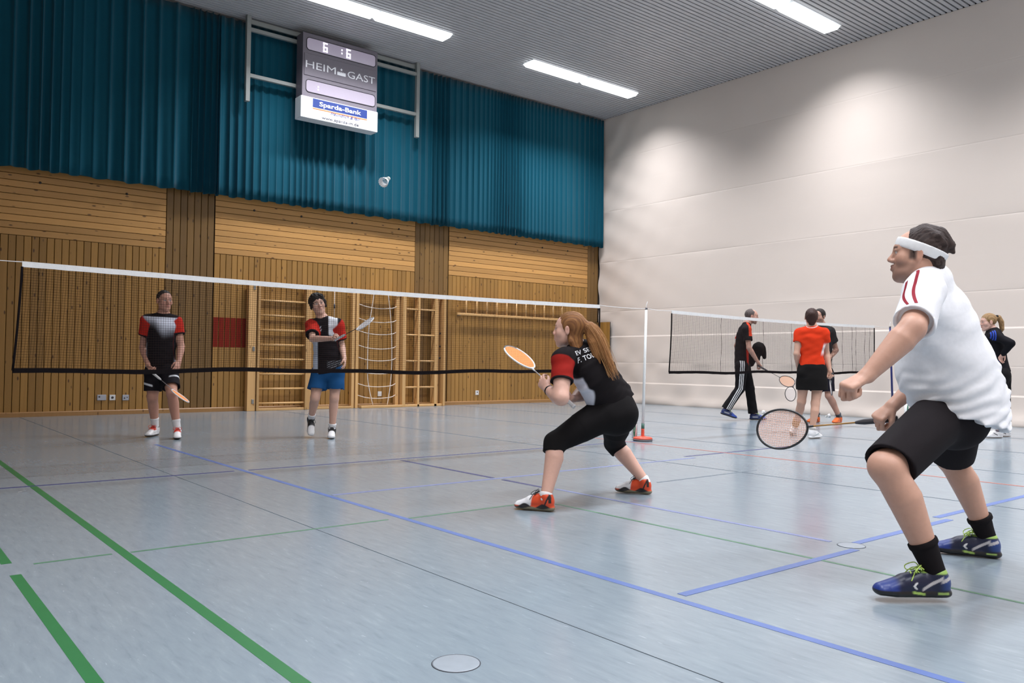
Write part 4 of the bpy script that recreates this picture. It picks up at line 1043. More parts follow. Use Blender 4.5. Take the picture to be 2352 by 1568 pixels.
# shorts
so = Shape()
so.chain([lerp(j['t4'], j['pelvis'], .5), j['pelvis']-A((0, 0, .04))], [.165, .178], [.140, .150], j['hside'], k=0)
for sd, te in (('L', .94), ('R', .92)):
    a_, b_ = j['hip'+sd], j['kn'+sd]; d_ = nrm(b_-a_); e_ = lerp(a_, b_, te)
    cn = nrm(d_+A((0, 0, -.35)))
    so.chain([a_, lerp(a_, b_, .5), e_+d_*.05], [.112, .106, .098], k=.045, clips=[(e_, cn)])
    so.chain([e_-d_*.12, e_+d_*.06], [.080, .084], k=.006, mode='s', clips=[(e_-d_*.008, -d_)])
so.disp = lambda P: fold(P, [A((0, 0, 1)), nrm(fw+A((0, 0, 1)))], .006, 34, 5)
blob('shorts', so, .006, CLOTH, pe, (.0135, .011, .0125))
for sd in 'LR':
    o = sock('sock', j['an'+sd], j['kn'+sd], .135 if sd == 'L' else .112, .044, .0560, CLOTH, pe, .005, BK, nrm(bk+A((0, 0, -.25))))
    # logo on the sock: small grey chevron
def big_shoe(x, y, z):
    n = len(x); col = np.tile(A((.008, .011, .040)), (n, 1))
    col = mixc(col, (.010, .030, .19), ss(.66, .74, x)*ss(.026, .032, z))
    col = mixc(col, (.012, .040, .17), ss(.22, .10, x)*ss(.03, .04, z)*ss(.10, .08, z))
    yl = np.abs(y)
    band = np.abs((z-.036)-(.40-x)*.20)
    col = mixc(col, (.55, .52, .53), ss(.0085, .0055, band)*ss(.14, .18, x)*ss(.42, .38, x)*ss(.018, .024, yl))
    col = mixc(col, (.45, .43, .44), ss(.0085, .0060, np.abs(z-.072-(.14-x)*.1))*ss(.20, .16, x)*ss(.018, .024, yl))
    col = mixc(col, (.75, .75, .76), ss(.006, .004, np.abs((x-.50)*.3+np.abs(z-.050)*.9-.004))*ss(.030, .034, yl)*ss(.46, .47, x)*ss(.55, .54, x)*ss(.035, .038, z)*ss(.066, .062, z))
    col = mixc(col, (.30, .46, .10), ss(.095, .100, z)*ss(.42, .36, x))
    col = mixc(col, (.010, .010, .012), ss(.032, .027, z))
    col = mixc(col, (.30, .45, .10), ss(.006, .004, np.abs(z-.020-(x-.42)*.05))*ss(.36, .38, x)*ss(.55, .50, x))
    col = mixc(col, (.33, .48, .12), ss(.005, .003, np.abs(z-.021))*ss(.06, .08, x)*ss(.22, .20, x))
    return col
shoe('shoe', j['heelL'], j['toeL'], (0, 0, 1), pe, .0036, big_shoe, lace=(LIME, .0028), L=.312, z0=.018, wid=1.08)
shoe('shoe', j['heelR'], j['toeR'], (0, 0, 1), pe, .0038, big_shoe, lace=(LIME, .0026), L=.312, z0=.002, wid=1.08)
racket('badminton_racket', j['rk_butt'], j['rk_tip'], j['rk_n'], 'dark-framed racket with salmon strings held low by the man in white', DARK, STR_P, GRIPB, SHAFT_O, .0013, c2=None)
# ---------------------------------------------------------------- woman crouching at the net
j = PJ('woman'); skin = (0.62, 0.365, 0.285)
seat_ankles(j, .266, (.002, .002))
pe = person_empty(j, 'ginger-haired woman with a ponytail crouching in black shirt and leggings, back turned')
fr = head_frame(j['head'], j['hf'], j['hu'], .218)
c, f, u, s, S = fr; L = lambda x, y, z: c+(s*x+f*y+u*z)*S
fw = j['fwd']; bk = -fw; WS = .92
B_ = Shape(); add_head(B_, fr, .9, 1.0)
add_neck(B_, j['neck'], fr, .052)
B_.ell(L(0, .045, -.055), (.052*S, .042*S, .040*S), (s, f, u), k=.03)
B_.chain([j['t0'], j['t2'], j['t4']], [.12, .14, .16], [.07, .09, .10], j['side'], k=.04)
B_.chain([j['shL'], lerp(j['neck'], j['t1'], .4), j['shR']], .046, k=.03)
for sd in 'LR':
    add_arm(B_, j['sh'+sd], j['el'+sd], j['wr'+sd], .92, 1.30)
    add_leg(B_, j['hip'+sd], j['kn'+sd], j['an'+sd], nrm(bk+A((0, 0, -.2))), .95, 1.08)
add_hand(B_, j['wrL'], j['hdL'], j['palmL'], False, (32, 42, 25), (.5, .6, .4), .90, .10)
add_hand(B_, j['wrR'], j['hdR'], j['palmR'], True, (55, 75, 45), (.5, .8, .5), .90)
def t_(V):
    col = np.tile(A(skin), (len(V), 1))
    return face_tint(V, col, fr, skin, brow=(.25, .12, .06), lip=(.50, .20, .17), blush=.45)
blob('body', B_, .0050, SKIN, pe, t_)
# hair: cap pulled back, long loose ponytail
hr = Shape()
hr.ell(L(0, -.020, .036), (.086*S, .104*S, .095*S), (s, f, u), k=0, clips=[(L(0, .070, .060), nrm(f-u*.05)), (L(0, 0, -.060), nrm(-u+f*.60))])
hr.ell(L(0, .074, -.042), (.088*S, .074*S, .088*S), (s, f, u), k=.010, mode='s')
hr.chain([L(0, -.040, .0), L(0, -.055, -.050), L(.0, -.070, -.105), L(.01, -.090, -.150)], [.074*S, .068*S, .062*S, .040*S], [.050*S, .046*S, .038*S, .018*S], s, k=.02)
tie = L(.0, -.104, .044)
hr.chain([L(0, -.06, .055), tie], [.055*S, .030*S], k=.025)
wp = lambda *q: A(q)
pt = [tie, L(.0, -.150, .030), L(.005, -.205, -.045), L(.012, -.245, -.130), L(.018, -.285, -.215), L(.02, -.315, -.285)]
hr.chain(pt, [.026*S, .042*S, .048*S, .042*S, .026*S, .006*S], [.022*S, .036*S, .040*S, .034*S, .020*S, .005*S], s, k=.014)
hr.chain([L(-.01, -.130, .015), L(-.02, -.175, -.080), L(-.01, -.205, -.170), L(.0, -.235, -.235)], [.022*S, .034*S, .026*S, .005*S], k=.02)
# a lock falling over the near shoulder
hr.chain([L(-.060, -.020, -.035), L(-.074, -.035, -.085), L(-.070, -.050, -.120), L(-.045, -.080, -.145), L(-.01, -.115, -.160)], [.020*S, .020*S, .018*S, .015*S, .005*S], k=.018)
def hdisp(P):
    q = P-c; z = q@u; y = q@f; x = q@s
    tail = ss(-.10, -.16, y)
    w = np.sin(x*380+30*z*y/.1+2*np.sin(z*40))*.6+np.sin(x*800+y*60)*.3
    w2 = np.sin((z*.55-y*.83)*400+x*420+2*np.sin(z*22))*.6+np.sin((z*.55-y*.83)*900+x*700)*.3
    return (.0016*(w*(1-tail)+w2*tail)).astype(np.float32)
hr.disp = hdisp
def ht(V):
    q = V-c; x = q@s; y = q@f; z = q@u
    tail = ss(-.10, -.18, y)
    w = np.sin(x*430+y*50+25*z)*.5+np.sin(x*1100+z*120)*.3; w2 = np.sin((z*.55-y*.83)*520+x*360)*.5+np.sin((z*.55-y*.83)*1350+x*500)*.35
    col = np.tile(A((.150, .058, .020)), (len(V), 1))
    return mixc(col, (.400, .185, .062), .28+.5*(w*(1-tail)+w2*tail)+.30*tail)
blob('hair', hr, .0042, HAIRM, pe, ht, 1)
# loose strands over the ponytail and the crown
STR_A = plain('ginger_strands', (.34, .150, .048), .45); STR_B = plain('light_ginger_strands', (.50, .26, .10), .45)
_r = random.Random(5); lo = np.array(pe.location)
for mt in (STR_A, STR_B):
    ms = MB()
    for k in range(130):
        ph = _r.uniform(0, 2*math.pi); rad = _r.uniform(.75, 1.12); ln = _r.uniform(.55, 1.12); pts = []
        rr = [.026, .042, .048, .044, .036, .026]
        jit = [_r.uniform(-.012, .012) for _ in range(3)]
        for i in range(6):
            t = i/5*ln*5; i0 = min(int(t), 4); q = A(pt[i0])+(A(pt[i0+1])-A(pt[i0]))*(t-i0)
            g = (i/5)
            q = q+(s*math.cos(ph)*rr[i]*rad+nrm(u*.55+f*-.83)*0+nrm(np.cross(s, pt[4]-pt[1]))*math.sin(ph)*rr[i]*.85*rad)*S+(s*jit[0]+u*jit[1]+f*jit[2])*g*2.2
            pts.append(Vector((q-A(lo)).tolist()))
        ms.tube(smooth_line(pts, 2), .0007, 3, caps=False)
    for k in range(40):          # strands lying back over the crown
        x = _r.uniform(-.075, .075); up_ = math.sqrt(max(0, 1-(x/.088)**2)); pts = []
        for i in range(6):
            a = math.radians(40+95*i/5+_r.uniform(-2, 2)); pts.append(Vector((L(x*(1-.15*i/5), -.020+.1085*math.cos(a)*up_, .036+.0985*math.sin(a)*up_)-A(lo)).tolist()))
        ms.tube(smooth_line(pts, 2), .0006, 3, caps=False)
    ms.build('loose_strands', mt, pe)['kind'] = 'stuff'
tb = Shape(); tb.chain([tie+f*.008, tie-f*.010], .030*S, k=0)
blob('hair_tie', tb, .004, CLOTH, pe, (.03, .02, .02))
# shirt
sh = Shape(); tp = [j['t%d' % i] for i in range(5)]
sh.chain(tp+[j['hem']+j['hemn']*.05], [.105, .165, .172, .166, .188, .190], [.075, .110, .118, .122, .140, .142], j['side'], k=0, clips=[(j['hem'], j['hemn'])])
sh.chain([j['shL']+A((0, 0, .006)), j['neck']+A((0, 0, -.020)), j['shR']+A((0, 0, .006))], [.062, .066, .062], k=.05)
sh.ball(lerp(j['t1'], j['t2'], .6)+fw*.05, .105, k=.06)
for sd, te in (('L', .60), ('R', .6)):
    a_, b_ = j['sh'+sd], j['el'+sd]; e_ = lerp(a_, b_, te); d_ = nrm(b_-a_)
    sh.chain([a_, lerp(a_, b_, .4), e_+d_*.05], [.066, .070, .072], k=.04, clips=[(e_, d_)])
    sh.chain([e_-d_*.10, e_+d_*.05], .0585, k=.004, mode='s', clips=[(e_-d_*.012, -d_)])
_up = nrm(tp[0]-tp[4])
sh.disp = lambda P: fold(P, [nrm(_up+fw*.3), nrm(_up+j['side']*.5), nrm(_up-j['side']*.4)], .0055, 60, 12)
_side = orth(j['side'], _up); _front = orth(fw, _up)
def st_(V):
    n = len(V); col = np.tile(A(BK), (n, 1))
    q = V-j['t2']; a = q@_up; sx = q@_side; fy = q@_front
    # white side panel on her left, from the armpit down to the hem
    back = -.050+.10*ss(-.02, -.24, a)+.012*np.sin(a*18)
    w = ss(-.035, -.055, sx)*ss(back-.008, back+.008, fy)*ss(.085, .065, a)*ss(.13, .10, fy)
    col = mixc(col, (.62, .62, .68), w)
    for sd in 'LR':
        a_, b_ = j['sh'+sd], j['el'+sd]; d_ = nrm(b_-a_); t = (V-a_)@d_; r = np.linalg.norm((V-a_)-t[:, None]*d_, axis=1)
        L_ = np.linalg.norm(b_-a_); sgn = -1 if sd == 'L' else 1
        out = ((V-a_)@_side)*sgn
        m = ss(.090, .083, r)*ss(.0, .012, t+out*.40-.010)*ss(-.05, -.02, out)
        col = mixc(col, (.26, .014, .010), m)
        col = mixc(col, BK, m*ss(.6*L_-.016, .6*L_-.013, t))
    return col
SHW = blob('shirt', sh, .0048, CLOTH, pe, st_)
def print_text(body, origin, xd, yd, into, height, width, shape, mat, par, root, bold=.012, lift=.0022):
    t = text_mesh('lettering', body, height, mat, None, width, extrude=0.0, bold=bold)
    me = t.data
    # denser faces so the print follows the cloth
    bm = bmesh.new(); bm.from_mesh(me)
    bmesh.ops.triangulate(bm, faces=bm.faces); bmesh.ops.subdivide_edges(bm, edges=[e for e in bm.edges if e.calc_length() > .012], cuts=1)
    bm.to_mesh(me); bm.free()
    n = len(me.vertices); co = np.empty(n*3, np.float32); me.vertices.foreach_get('co', co); co = co.reshape(n, 3)
    P = A(origin)+co[:, :1]*nrm(xd)+co[:, 1:2]*nrm(yd)
    P = on_surface(shape, (P-nrm(into)*.12).astype(np.float32), into)-nrm(into)*lift
    me.vertices.foreach_set('co', (P-A(root.location)).astype(np.float32).ravel()); me.update()
    t.parent = par
    return t
PRINT = plain('white_print', (0.70, 0.70, 0.72), .7)
_b = nrm(-_front+_up*.25)                # out of her upper back
_xd = nrm(j['txd']); _yd = orth(_up, _xd)
print_text('EV SEN', j['txt']+_yd*.048+_xd*.045, _xd, _yd, -_b, .030, .175, sh, PRINT, SHW, pe)
print_text('F. TODENE', j['txt']+_xd*.055, _xd, _yd, -_b, .034, .215, sh, PRINT, SHW, pe)
# three-quarter leggings
so = Shape()
so.chain([j['t4'], j['pelvis']-A((0, 0, .04))], [.172, .170], [.128, .130], j['hside'], k=0)
so.ball(j['pelvis']-fw*.055-A((0, 0, .035)), .125, k=.06)
for sd in 'LR':
    a_, b_, an = j['hip'+sd], j['kn'+sd], j['an'+sd]; e_ = lerp(b_, an, .20); d_ = nrm(an-b_)
    so.chain([a_, lerp(a_, b_, .45), b_], [.112, .098, .066], k=.05)
    so.chain([b_, lerp(b_, an, .26)+d_*.02], [.064, .066], k=.03, clips=[(e_, d_)])
so.disp = lambda P: fold(P, [A((0, 0, 1)), nrm(fw+A((0, 0, .6)))], .0022, 50, 5)
blob('leggings', so, .0055, CLOTH, pe, (.0085, .0075, .0080))
for sd in 'LR': sock('sock', j['an'+sd], j['kn'+sd], .012, .039, .040, CLOTH, pe, .005, (.72, .70, .70))
def shoe_ro(x, y, z):
    n = len(x); col = np.tile(A((.62, .060, .012)), (n, 1))
    col = mixc(col, (.74, .73, .74), ss(.50, .54, x+.5*(z-.05))*ss(.028, .032, z))
    col = mixc(col, BK, ss(.007, .005, np.abs((x-.13)*.3+(z-.070)*.5))*ss(.02, .03, np.abs(y)))
    col = mixc(col, BK, ss(.010, .007, np.abs(x-.06-.2*(z-.06))*.3)*ss(.05, .056, z)*ss(.015, .025, np.abs(y)))
    col = mixc(col, BK, ss(.036, .031, z+.012*np.cos(x*14)))
    col = mixc(col, (.19, .165, .105), ss(.022, .017, z-.006*np.cos(x*12.6)))
    return col
shoe('shoe', j['heelL'], j['toeL'], (0, 0, 1), pe, .0045, shoe_ro, lace=(BLACKL, .0024), L=.266, z0=.002)
shoe('shoe', j['heelR'], j['toeR'], (0, 0, 1), pe, .0045, shoe_ro, lace=(BLACKL, .0022), L=.266, z0=.002)
# wrist strap
_w = nrm(j['elL']-j['wrL']); ws = Shape(); ws.chain([j['wrL']+_w*.012, j['wrL']+_w*.032], .0335, k=0)
ws.ops[-1] = (lambda fn: (lambda P: np.maximum(np.maximum(fn(P), (P-(j['wrL']+_w*.036))@_w), -((P-(j['wrL']+_w*.012))@_w))))(ws.ops[-1][0]), *ws.ops[-1][1:]
blob('wrist_strap', ws, .0042, CLOTH, pe, (.012, .012, .014))
racket('badminton_racket', j['rk_butt'], j['rk_tip'], j['rk_n'], 'white-framed racket with orange strings held up by the ginger-haired woman', RKWHITE, STR_O, GRIPW, SHAFT_G, .0016, c2=DARK)
# ---------------------------------------------------------------- standing players (shared routine)
def dress_person(key, label, skin, headh, shirt, lower, sc=1.0, fat=1.0, hv=.007, fem=False, hair=None, face=None, hands=None, back=None,
                 torso=(.165, .150, .160), tdep=(.105, .105, .112), sleeve=.55, sleeve_r=.068, hem=.0, lower_to=.85, lower_r=(.105, .090, .085), shoe_t=None,
                 lace=None, sock_t=None, sock_h=.05, shoeL=.285, ztoe=(0.003, 0.003), hf_chest=.0, shirt_fold=.004, seed=1, up=((0, 0, 1), (0, 0, 1)), skirt=None, long_sleeve=False, nojaw=1.0):
    j = PJ(key); seat_ankles(j, shoeL, ztoe, up); pe = person_empty(j, label)
    fr = head_frame(j['head'], j['hf'], j['hu'], headh); c, f, u, s, S = fr
    fw = nrm(np.cross(A((0, 0, 1)), j['side'])); fw = fw if back is None else A(back)*-1
    bk = -fw
    B_ = Shape(); add_head(B_, fr, .95 if fem else 1.05, nojaw); add_neck(B_, j['neck'], fr, (.048 if fem else .056)*sc)
    ck, wk, pk = j['chest'], j['waist'], j['pelvis']
    B_.chain([j['neck'], ck, wk, pk], [.08*sc, torso[0]*.85, torso[1]*.85, torso[2]*.85], [.06*sc, tdep[0]*.8, tdep[1]*.8, tdep[2]*.8], j['side'], k=.03)
    B_.chain([j['shL'], lerp(j['neck'], ck, .35), j['shR']], .046*sc, k=.03)
    for sd in 'LR':
        add_arm(B_, j['sh'+sd], j['el'+sd], j['wr'+sd], sc, fat); add_leg(B_, j['hip'+sd], j['kn'+sd], j['an'+sd], bk, sc, fat)
        hs = (hands or {}).get(sd, ((22, 30, 20), None)); pal = hs[1]
        if pal is None: pal = (j['side'] if sd == 'L' else -j['side'])
        add_hand(B_, j['wr'+sd], j['hd'+sd], pal, sd == 'R', hs[0], (.5, .6, .5), .98*sc)
    fc = face or {}
    blob('body', B_, hv, SKIN, pe, lambda V: face_tint(V, np.tile(A(skin), (len(V), 1)), fr, skin, **fc))
    if hair is not None: hair(pe, fr, hv)
    # upper garment
    sh = Shape(); up_ = nrm(j['neck']-pk); hp = pk-up_*hem
    sh.chain([j['neck']-up_*.02, lerp(j['neck'], ck, .55), ck, wk, pk, hp-up_*.08], [.085*sc, torso[0]*.93, torso[0], torso[1], torso[2], torso[2]], [.065*sc, tdep[0]*.85, tdep[0], tdep[1], tdep[2], tdep[2]], j['side'], k=0, clips=[(hp, -up_)])
    sh.chain([j['shL'], j['neck']-up_*.025, j['shR']], [sleeve_r*.92, .062*sc, sleeve_r*.92], k=.05)
    if hf_chest: 
        for sg in (-1, 1): sh.ball(ck+fw*tdep[0]*.55+j['side']*.065*sg-up_*.02, .075*hf_chest, k=.04)
    for sd in 'LR':
        a_, b_, w_ = j['sh'+sd], j['el'+sd], j['wr'+sd]; d_ = nrm(b_-a_)
        if long_sleeve:
            sh.chain([a_, lerp(a_, b_, .5), b_, lerp(b_, w_, .5), w_], [sleeve_r, sleeve_r*.88, sleeve_r*.78, sleeve_r*.70, sleeve_r*.58], k=.03)
        else:
            e_ = lerp(a_, b_, sleeve)
            sh.chain([a_, lerp(a_, b_, sleeve*.6), e_+d_*.04], [sleeve_r*.97, sleeve_r, sleeve_r*1.04], k=.035, clips=[(e_, d_)])
            sh.chain([e_-d_*.06, e_+d_*.04], sleeve_r*.86, k=.004, mode='s', clips=[(e_-d_*.010, -d_)])
    sh.chain([j['neck']+up_*.012, j['neck']+up_*.08], .050*sc, k=.01, mode='s')
    sh.disp = lambda P: fold(P, [nrm(up_+fw*.4), nrm(up_+j['side']*.6), nrm(up_-j['side']*.5)], shirt_fold, 46, seed)
    SHO = blob('shirt' if not long_sleeve else 'jacket', sh, hv*.9, CLOTH, pe, lambda V: shirt(V, j, up_, fw))
    # lower garment
    so = Shape(); low, lowname = lower
    so.chain([lerp(wk, pk, .55), pk-up_*.05], [torso[2]*.88, torso[2]*.96], [tdep[2]*.86, tdep[2]*.96], j['hside'], k=0)
    if skirt is not None:
        for sd in 'LR': so.ball(j['hip'+sd], .100*sc, k=.03)
        so.chain([pk, pk-up_*skirt*.5, pk-up_*(skirt+.05)], [torso[2]*1.02, torso[2]*1.12, torso[2]*1.18], [tdep[2]*1.05, tdep[2]*1.15, tdep[2]*1.22], j['hside'], k=.02, clips=[(pk-up_*skirt, -up_)])
    else:
        for sd in 'LR':
            a_, b_, n_ = j['hip'+sd], j['kn'+sd], j['an'+sd]
            if lower_to <= 1.0:
                e_ = lerp(a_, b_, lower_to); d_ = nrm(b_-a_)
                so.chain([a_, lerp(a_, b_, .5), e_+d_*.04], [lower_r[0]*sc, lower_r[1]*sc, lower_r[2]*sc], k=.04, clips=[(e_, nrm(d_+A((0, 0, -.3))))])
                so.chain([e_-d_*.08, e_+d_*.04], lower_r[2]*sc*.88, k=.004, mode='s', clips=[(e_-d_*.012, -d_)])
            else:
                t2 = lower_to-1.0; e_ = lerp(b_, n_, t2); d_ = nrm(n_-b_)
                so.chain([a_, lerp(a_, b_, .5), b_], [lower_r[0]*sc, lower_r[1]*sc, lower_r[2]*sc], k=.04)
                so.chain([b_, lerp(b_, n_, t2*.5), e_+d_*.03], [lower_r[2]*sc, lower_r[3]*sc, lower_r[4]*sc], k=.02, clips=[(e_, nrm(d_+A((0, 0, -.3))))])
    so.disp = lambda P: fold(P, [A((0, 0, 1)), nrm(fw+A((0, 0, .8)))], shirt_fold*.8, 44, seed+3)
    blob(lowname, so, hv*.9, CLOTH, pe, (lambda V: low(V, j, up_, fw)) if callable(low) else low)
    for i, sd in enumerate('LR'):
        if sock_t is not None: sock('sock', j['an'+sd], j['kn'+sd], sock_h, .041*sc, .047*sc*(.5+.5*fat), CLOTH, pe, hv*.8, sock_t, bk)
        if shoe_t is not None:
            z0 = ztoe[i]
            shoe('shoe', j['heel'+sd], j['toe'+sd], up[i], pe, hv*.72, shoe_t, lace=lace, L=shoeL, z0=z0)
    return j, pe, fr, sh, SHO
def short_hair(col, col2, line=.070, bald=0.0, low=-.045, thick=.0):
    def fn(pe, fr, hv):
        c, f, u, s, S = fr; L = lambda x, y, z: c+(s*x+f*y+u*z)*S
        hr = Shape()
        hr.ell(L(0, -.019, .038), ((.083+thick)*S, (.101+thick)*S, (.094+thick)*S), (s, f, u), k=0, clips=[(L(0, line, .075), nrm(f-u*.10)), (L(0, 0, low), nrm(-u+f*.35))])
        hr.ell(L(0, .075, -.030), (.092*S, .075*S, .080*S), (s, f, u), k=.01, mode='s')
        if bald: hr.ell(L(0, .055, .115), (.055*S, .055*S, .05*S), (s, f, u), k=.02, mode='s')
        hr.disp = lambda P: fold(P, [s, nrm(s+f), nrm(f-u*.3)], .003+thick*.2, 330, 6)
        blob('hair', hr, hv*.8, HAIRM, pe, lambda V: mixc(np.tile(A(col), (len(V), 1)), col2, np.sin(V@(s*500))*np.sin(V@(f*380))*.5+.3), 0)
    return fn
RED_ = (.46, .026, .016)
def sleeve_mask(V, j, sd, r=.10, t0=0.0, bias=.45):
    a_, b_ = j['sh'+sd], j['el'+sd]; d_ = nrm(b_-a_); q = V-a_; t = q@d_
    sgn = -1 if sd == 'L' else 1
    out = (q@nrm(j['side']))*sgn
    rr = np.linalg.norm(q-t[:, None]*d_, axis=1)
    return ss(r, r-.008, rr)*ss(t0-.008, t0+.008, t*.55+out*bias+.012), t, np.linalg.norm(b_-a_)
def team_shirt(sl, fade):
    def fn(V, j, up, fw):
        n = len(V); col = np.tile(A((.012, .010, .012)), (n, 1))
        q = V-j['chest']; a = q@up; x = q@nrm(j['side']); y = q@fw
        front = ss(-.01, .02, y)
        spk = np.sin(V@(up*430))*np.sin(V@(nrm(j['side'])*330))
        if fade == 'v':        # white upper chest fading to black downwards
            w = ss(-.16, .03, a+.03*np.sin(x*60)*0-.35*np.abs(x+.02)+.05*spk*.3-.08*ss(.0, .1, x))*front
            w = w*ss(.115, .10, a)
            col = mixc(col, (.66, .68, .78), w)
        else:                  # white panel on his left chest, printed streaks on his right, white flank
            col = mixc(col, (.70, .71, .76), front*ss(-.035, -.045, x)*ss(-.085, -.06, a-.4*(x+.05))*ss(-.150, -.140, x))
            col = mixc(col, (.60, .62, .70), front*ss(.035, .045, x)*ss(-.03, .0, a+.6*x-.03)*ss(.13, .12, x)*ss(.05, .02, a-.0)*ss(-.2, .5, np.sin((x*1.0+a*.7)*190)))
            col = mixc(col, (.55, .60, .70), ss(.078, .092, x+.18*(a+.30)*0)*ss(-.02, .01, y+.02)*ss(-.06, -.09, a))
            col = mixc(col, (.45, .47, .52), front*ss(-.02, -.03, x)*ss(-.37, -.39, a)*ss(-.47, -.45, a)*ss(.1, .6, np.sin(a*260+x*70))*ss(-.2, .3, np.sin(x*420)))
        if fade == 'v':
            col = mixc(col, (.55, .58, .66), ss(.105, .125, np.abs(x))*ss(.04, -.02, y)*ss(-.05, -.1, a))
        for sd in 'LR':
            m, t, L_ = sleeve_mask(V, j, sd)
            col = mixc(col, RED_, m)
            col = mixc(col, (.012, .010, .012), m*ss(sl*L_-.020, sl*L_-.014, t))
        d = np.linalg.norm(q-up*np.dot(j['neck']-j['chest'], up)-(V-V), axis=1) if False else np.linalg.norm(V-j['neck'], axis=1)
        col = mixc(col, (.012, .010, .012), ss(.088, .078, d))
        return col
    return fn
def collar(pe, j, fr, up, fw, col, h=.005, r=.058, drop=.055):
    """turned-down polo collar"""
    c, f, u, s, S = fr; S_ = Shape(); nk = j['neck']; sdv = nrm(j['side'])
    pts = []
    for k in range(13):
        a = math.radians(-150+300*k/12); pts.append(nk+up*.012-fw*r*math.cos(a)*.95+sdv*r*1.12*math.sin(a)-up*(.030*(1-math.cos(a))*.5))
    pts = [nk+fw*(r*.85)-up*drop-sdv*.030]+pts+[nk+fw*(r*.85)-up*drop+sdv*.030]
    S_.chain(pts, .0125, k=0)
    blob('collar', S_, h, CLOTH, pe, col)
# ---- man 1, dark hair, far side of the net
def shorts_w(V, j, up, fw):
    col = np.tile(A((.013, .011, .014)), (len(V), 1))
    for sd in 'LR':
        a_, b_ = j['hip'+sd], j['kn'+sd]; d_ = nrm(b_-a_); q = V-a_; t = q@d_; sgn = -1 if sd == 'L' else 1
        x = (q@nrm(j['side']))*sgn; y = q@fw
        w = ss(.014, .009, np.abs(t-.13-.10*(y+.0)-.9*(x-.06)*0-.25*(.07-x)))*ss(.0, .02, x)
        col = mixc(col, (.60, .62, .66), w)
    return col
def shoe_wr(x, y, z):
    col = np.tile(A((.74, .72, .72)), (len(x), 1))
    col = mixc(col, (.55, .04, .02), ss(.07, .076, z)*ss(.30, .36, x)*ss(.66, .60, x))
    col = mixc(col, BK, ss(.092, .100, z)*ss(.42, .36, x))
    col = mixc(col, BK, ss(.07, .05, x)); return mixc(col, (.06, .05, .04), ss(.024, .020, z))
j1, pe1, fr1, sh1, so1 = dress_person('man1', 'smiling dark-haired man in red-sleeved shirt and black shorts, leftmost player', (.50, .255, .185), .236, team_shirt(.52, 'v'), (shorts_w, 'shorts'),
    hair=short_hair((.018, .012, .010), (.04, .03, .026), .060), face=dict(brow=(.03, .02, .016)), hv=.0062, fat=1.04, torso=(.178, .160, .165), tdep=(.115, .110, .115),
    sleeve=.52, sleeve_r=.072, hem=.03, lower_to=.72, lower_r=(.108, .102, .100), shoe_t=shoe_wr, lace=(REDL, .003), sock_t=(.72, .71, .71), sock_h=.115, shoeL=.29,
    hands=dict(L=((15, 25, 15), (-.2, .55, -.1)), R=((45, 60, 40), (.4, -.6, -.2))), back=(.31, .95, 0), seed=4)
collar(pe1, j1, fr1, nrm(j1['neck']-j1['pelvis']), A((-.31, -.95, 0)), (.015, .012, .013))
racket('badminton_racket', j1['rk_butt'], j1['rk_tip'], j1['rk_n'], 'orange-strung racket held low by the leftmost player', RKWHITE, STR_O, GRIPW, SHAFT_G, .0020)
# ---- man 2, black mop of hair, blue shorts
def mop(pe, fr, hv):
    c, f, u, s, S = fr; L = lambda x, y, z: c+(s*x+f*y+u*z)*S
    hr = Shape()
    hr.ell(L(0, -.022, .045), (.098*S, .112*S, .102*S), (s, f, u), k=0, clips=[(L(0, 0, -.050), nrm(-u+f*.25))])
    hr.ell(L(-.008, .088, -.025), (.066*S, .075*S, .072*S), (s, f, u), k=.012, mode='s')
    hr.ball(L(.035, .06, .098), .040*S, k=.02); hr.ball(L(-.045, .055, .088), .034*S, k=.02)
    for sg in (-1, 1): hr.chain([L(.082*sg, .02, .03), L(.088*sg, .005, -.040)], [.022*S, .012*S], k=.015)
    hr.disp = lambda P: fold(P, [s, nrm(s+u), nrm(f-u*.3), nrm(s-u)], .010, 130, 6)
    blob('hair', hr, hv*.8, HAIRM, pe, lambda V: mixc(np.tile(A((.010, .008, .008)), (len(V), 1)), (.035, .026, .024), np.sin(V@(s*400))*np.sin(V@(u*300))*.5+.2), 0)
def shoe_bw(x, y, z):
    col = np.tile(A((.014, .013, .015)), (len(x), 1))
    col = mixc(col, (.76, .75, .76), ss(.60, .66, x+.8*(z-.05))); col = mixc(col, (.74, .73, .74), ss(.030, .026, z)); return mixc(col, (.05, .05, .05), ss(.008, .005, z))
def blue_shorts(V, j, up, fw): return np.tile(A((.012, .068, .185)), (len(V), 1))
j2, pe2, fr2, sh2, so2 = dress_person('man2', 'young man with a black mop of hair and blue shorts, swinging a racket', (.60, .355, .27), .236, team_shirt(.72, 'p'), (blue_shorts, 'shorts'),
    hair=mop, face=dict(brow=(.02, .015, .013), lip=(.45, .19, .16)), hv=.0058, fat=.94, torso=(.165, .158, .176), tdep=(.105, .112, .128), sleeve=.72, sleeve_r=.076, hem=.055,
    lower_to=.66, lower_r=(.096, .106, .112), shoe_t=shoe_bw, lace=(BLACKL, .003), sock_t=(.74, .73, .74), sock_h=.065, shoeL=.285, ztoe=(.003, None), up=((0, 0, 1), (-.24, -.92, .4)),
    hands=dict(L=((18, 25, 15), None), R=((55, 75, 45), (.1, -.9, .2))), back=(.43, .90, 0), seed=9, shirt_fold=.005)
collar(pe2, j2, fr2, nrm(j2['neck']-j2['pelvis']), A((-.43, -.90, 0)), (.013, .011, .012), drop=.085)
racket('badminton_racket', j2['rk_butt'], j2['rk_tip'], j2['rk_n'], 'white-strung racket swung by the young man in blue shorts', RKWHITE, STR_W, GRIPW, DARK, .0021)
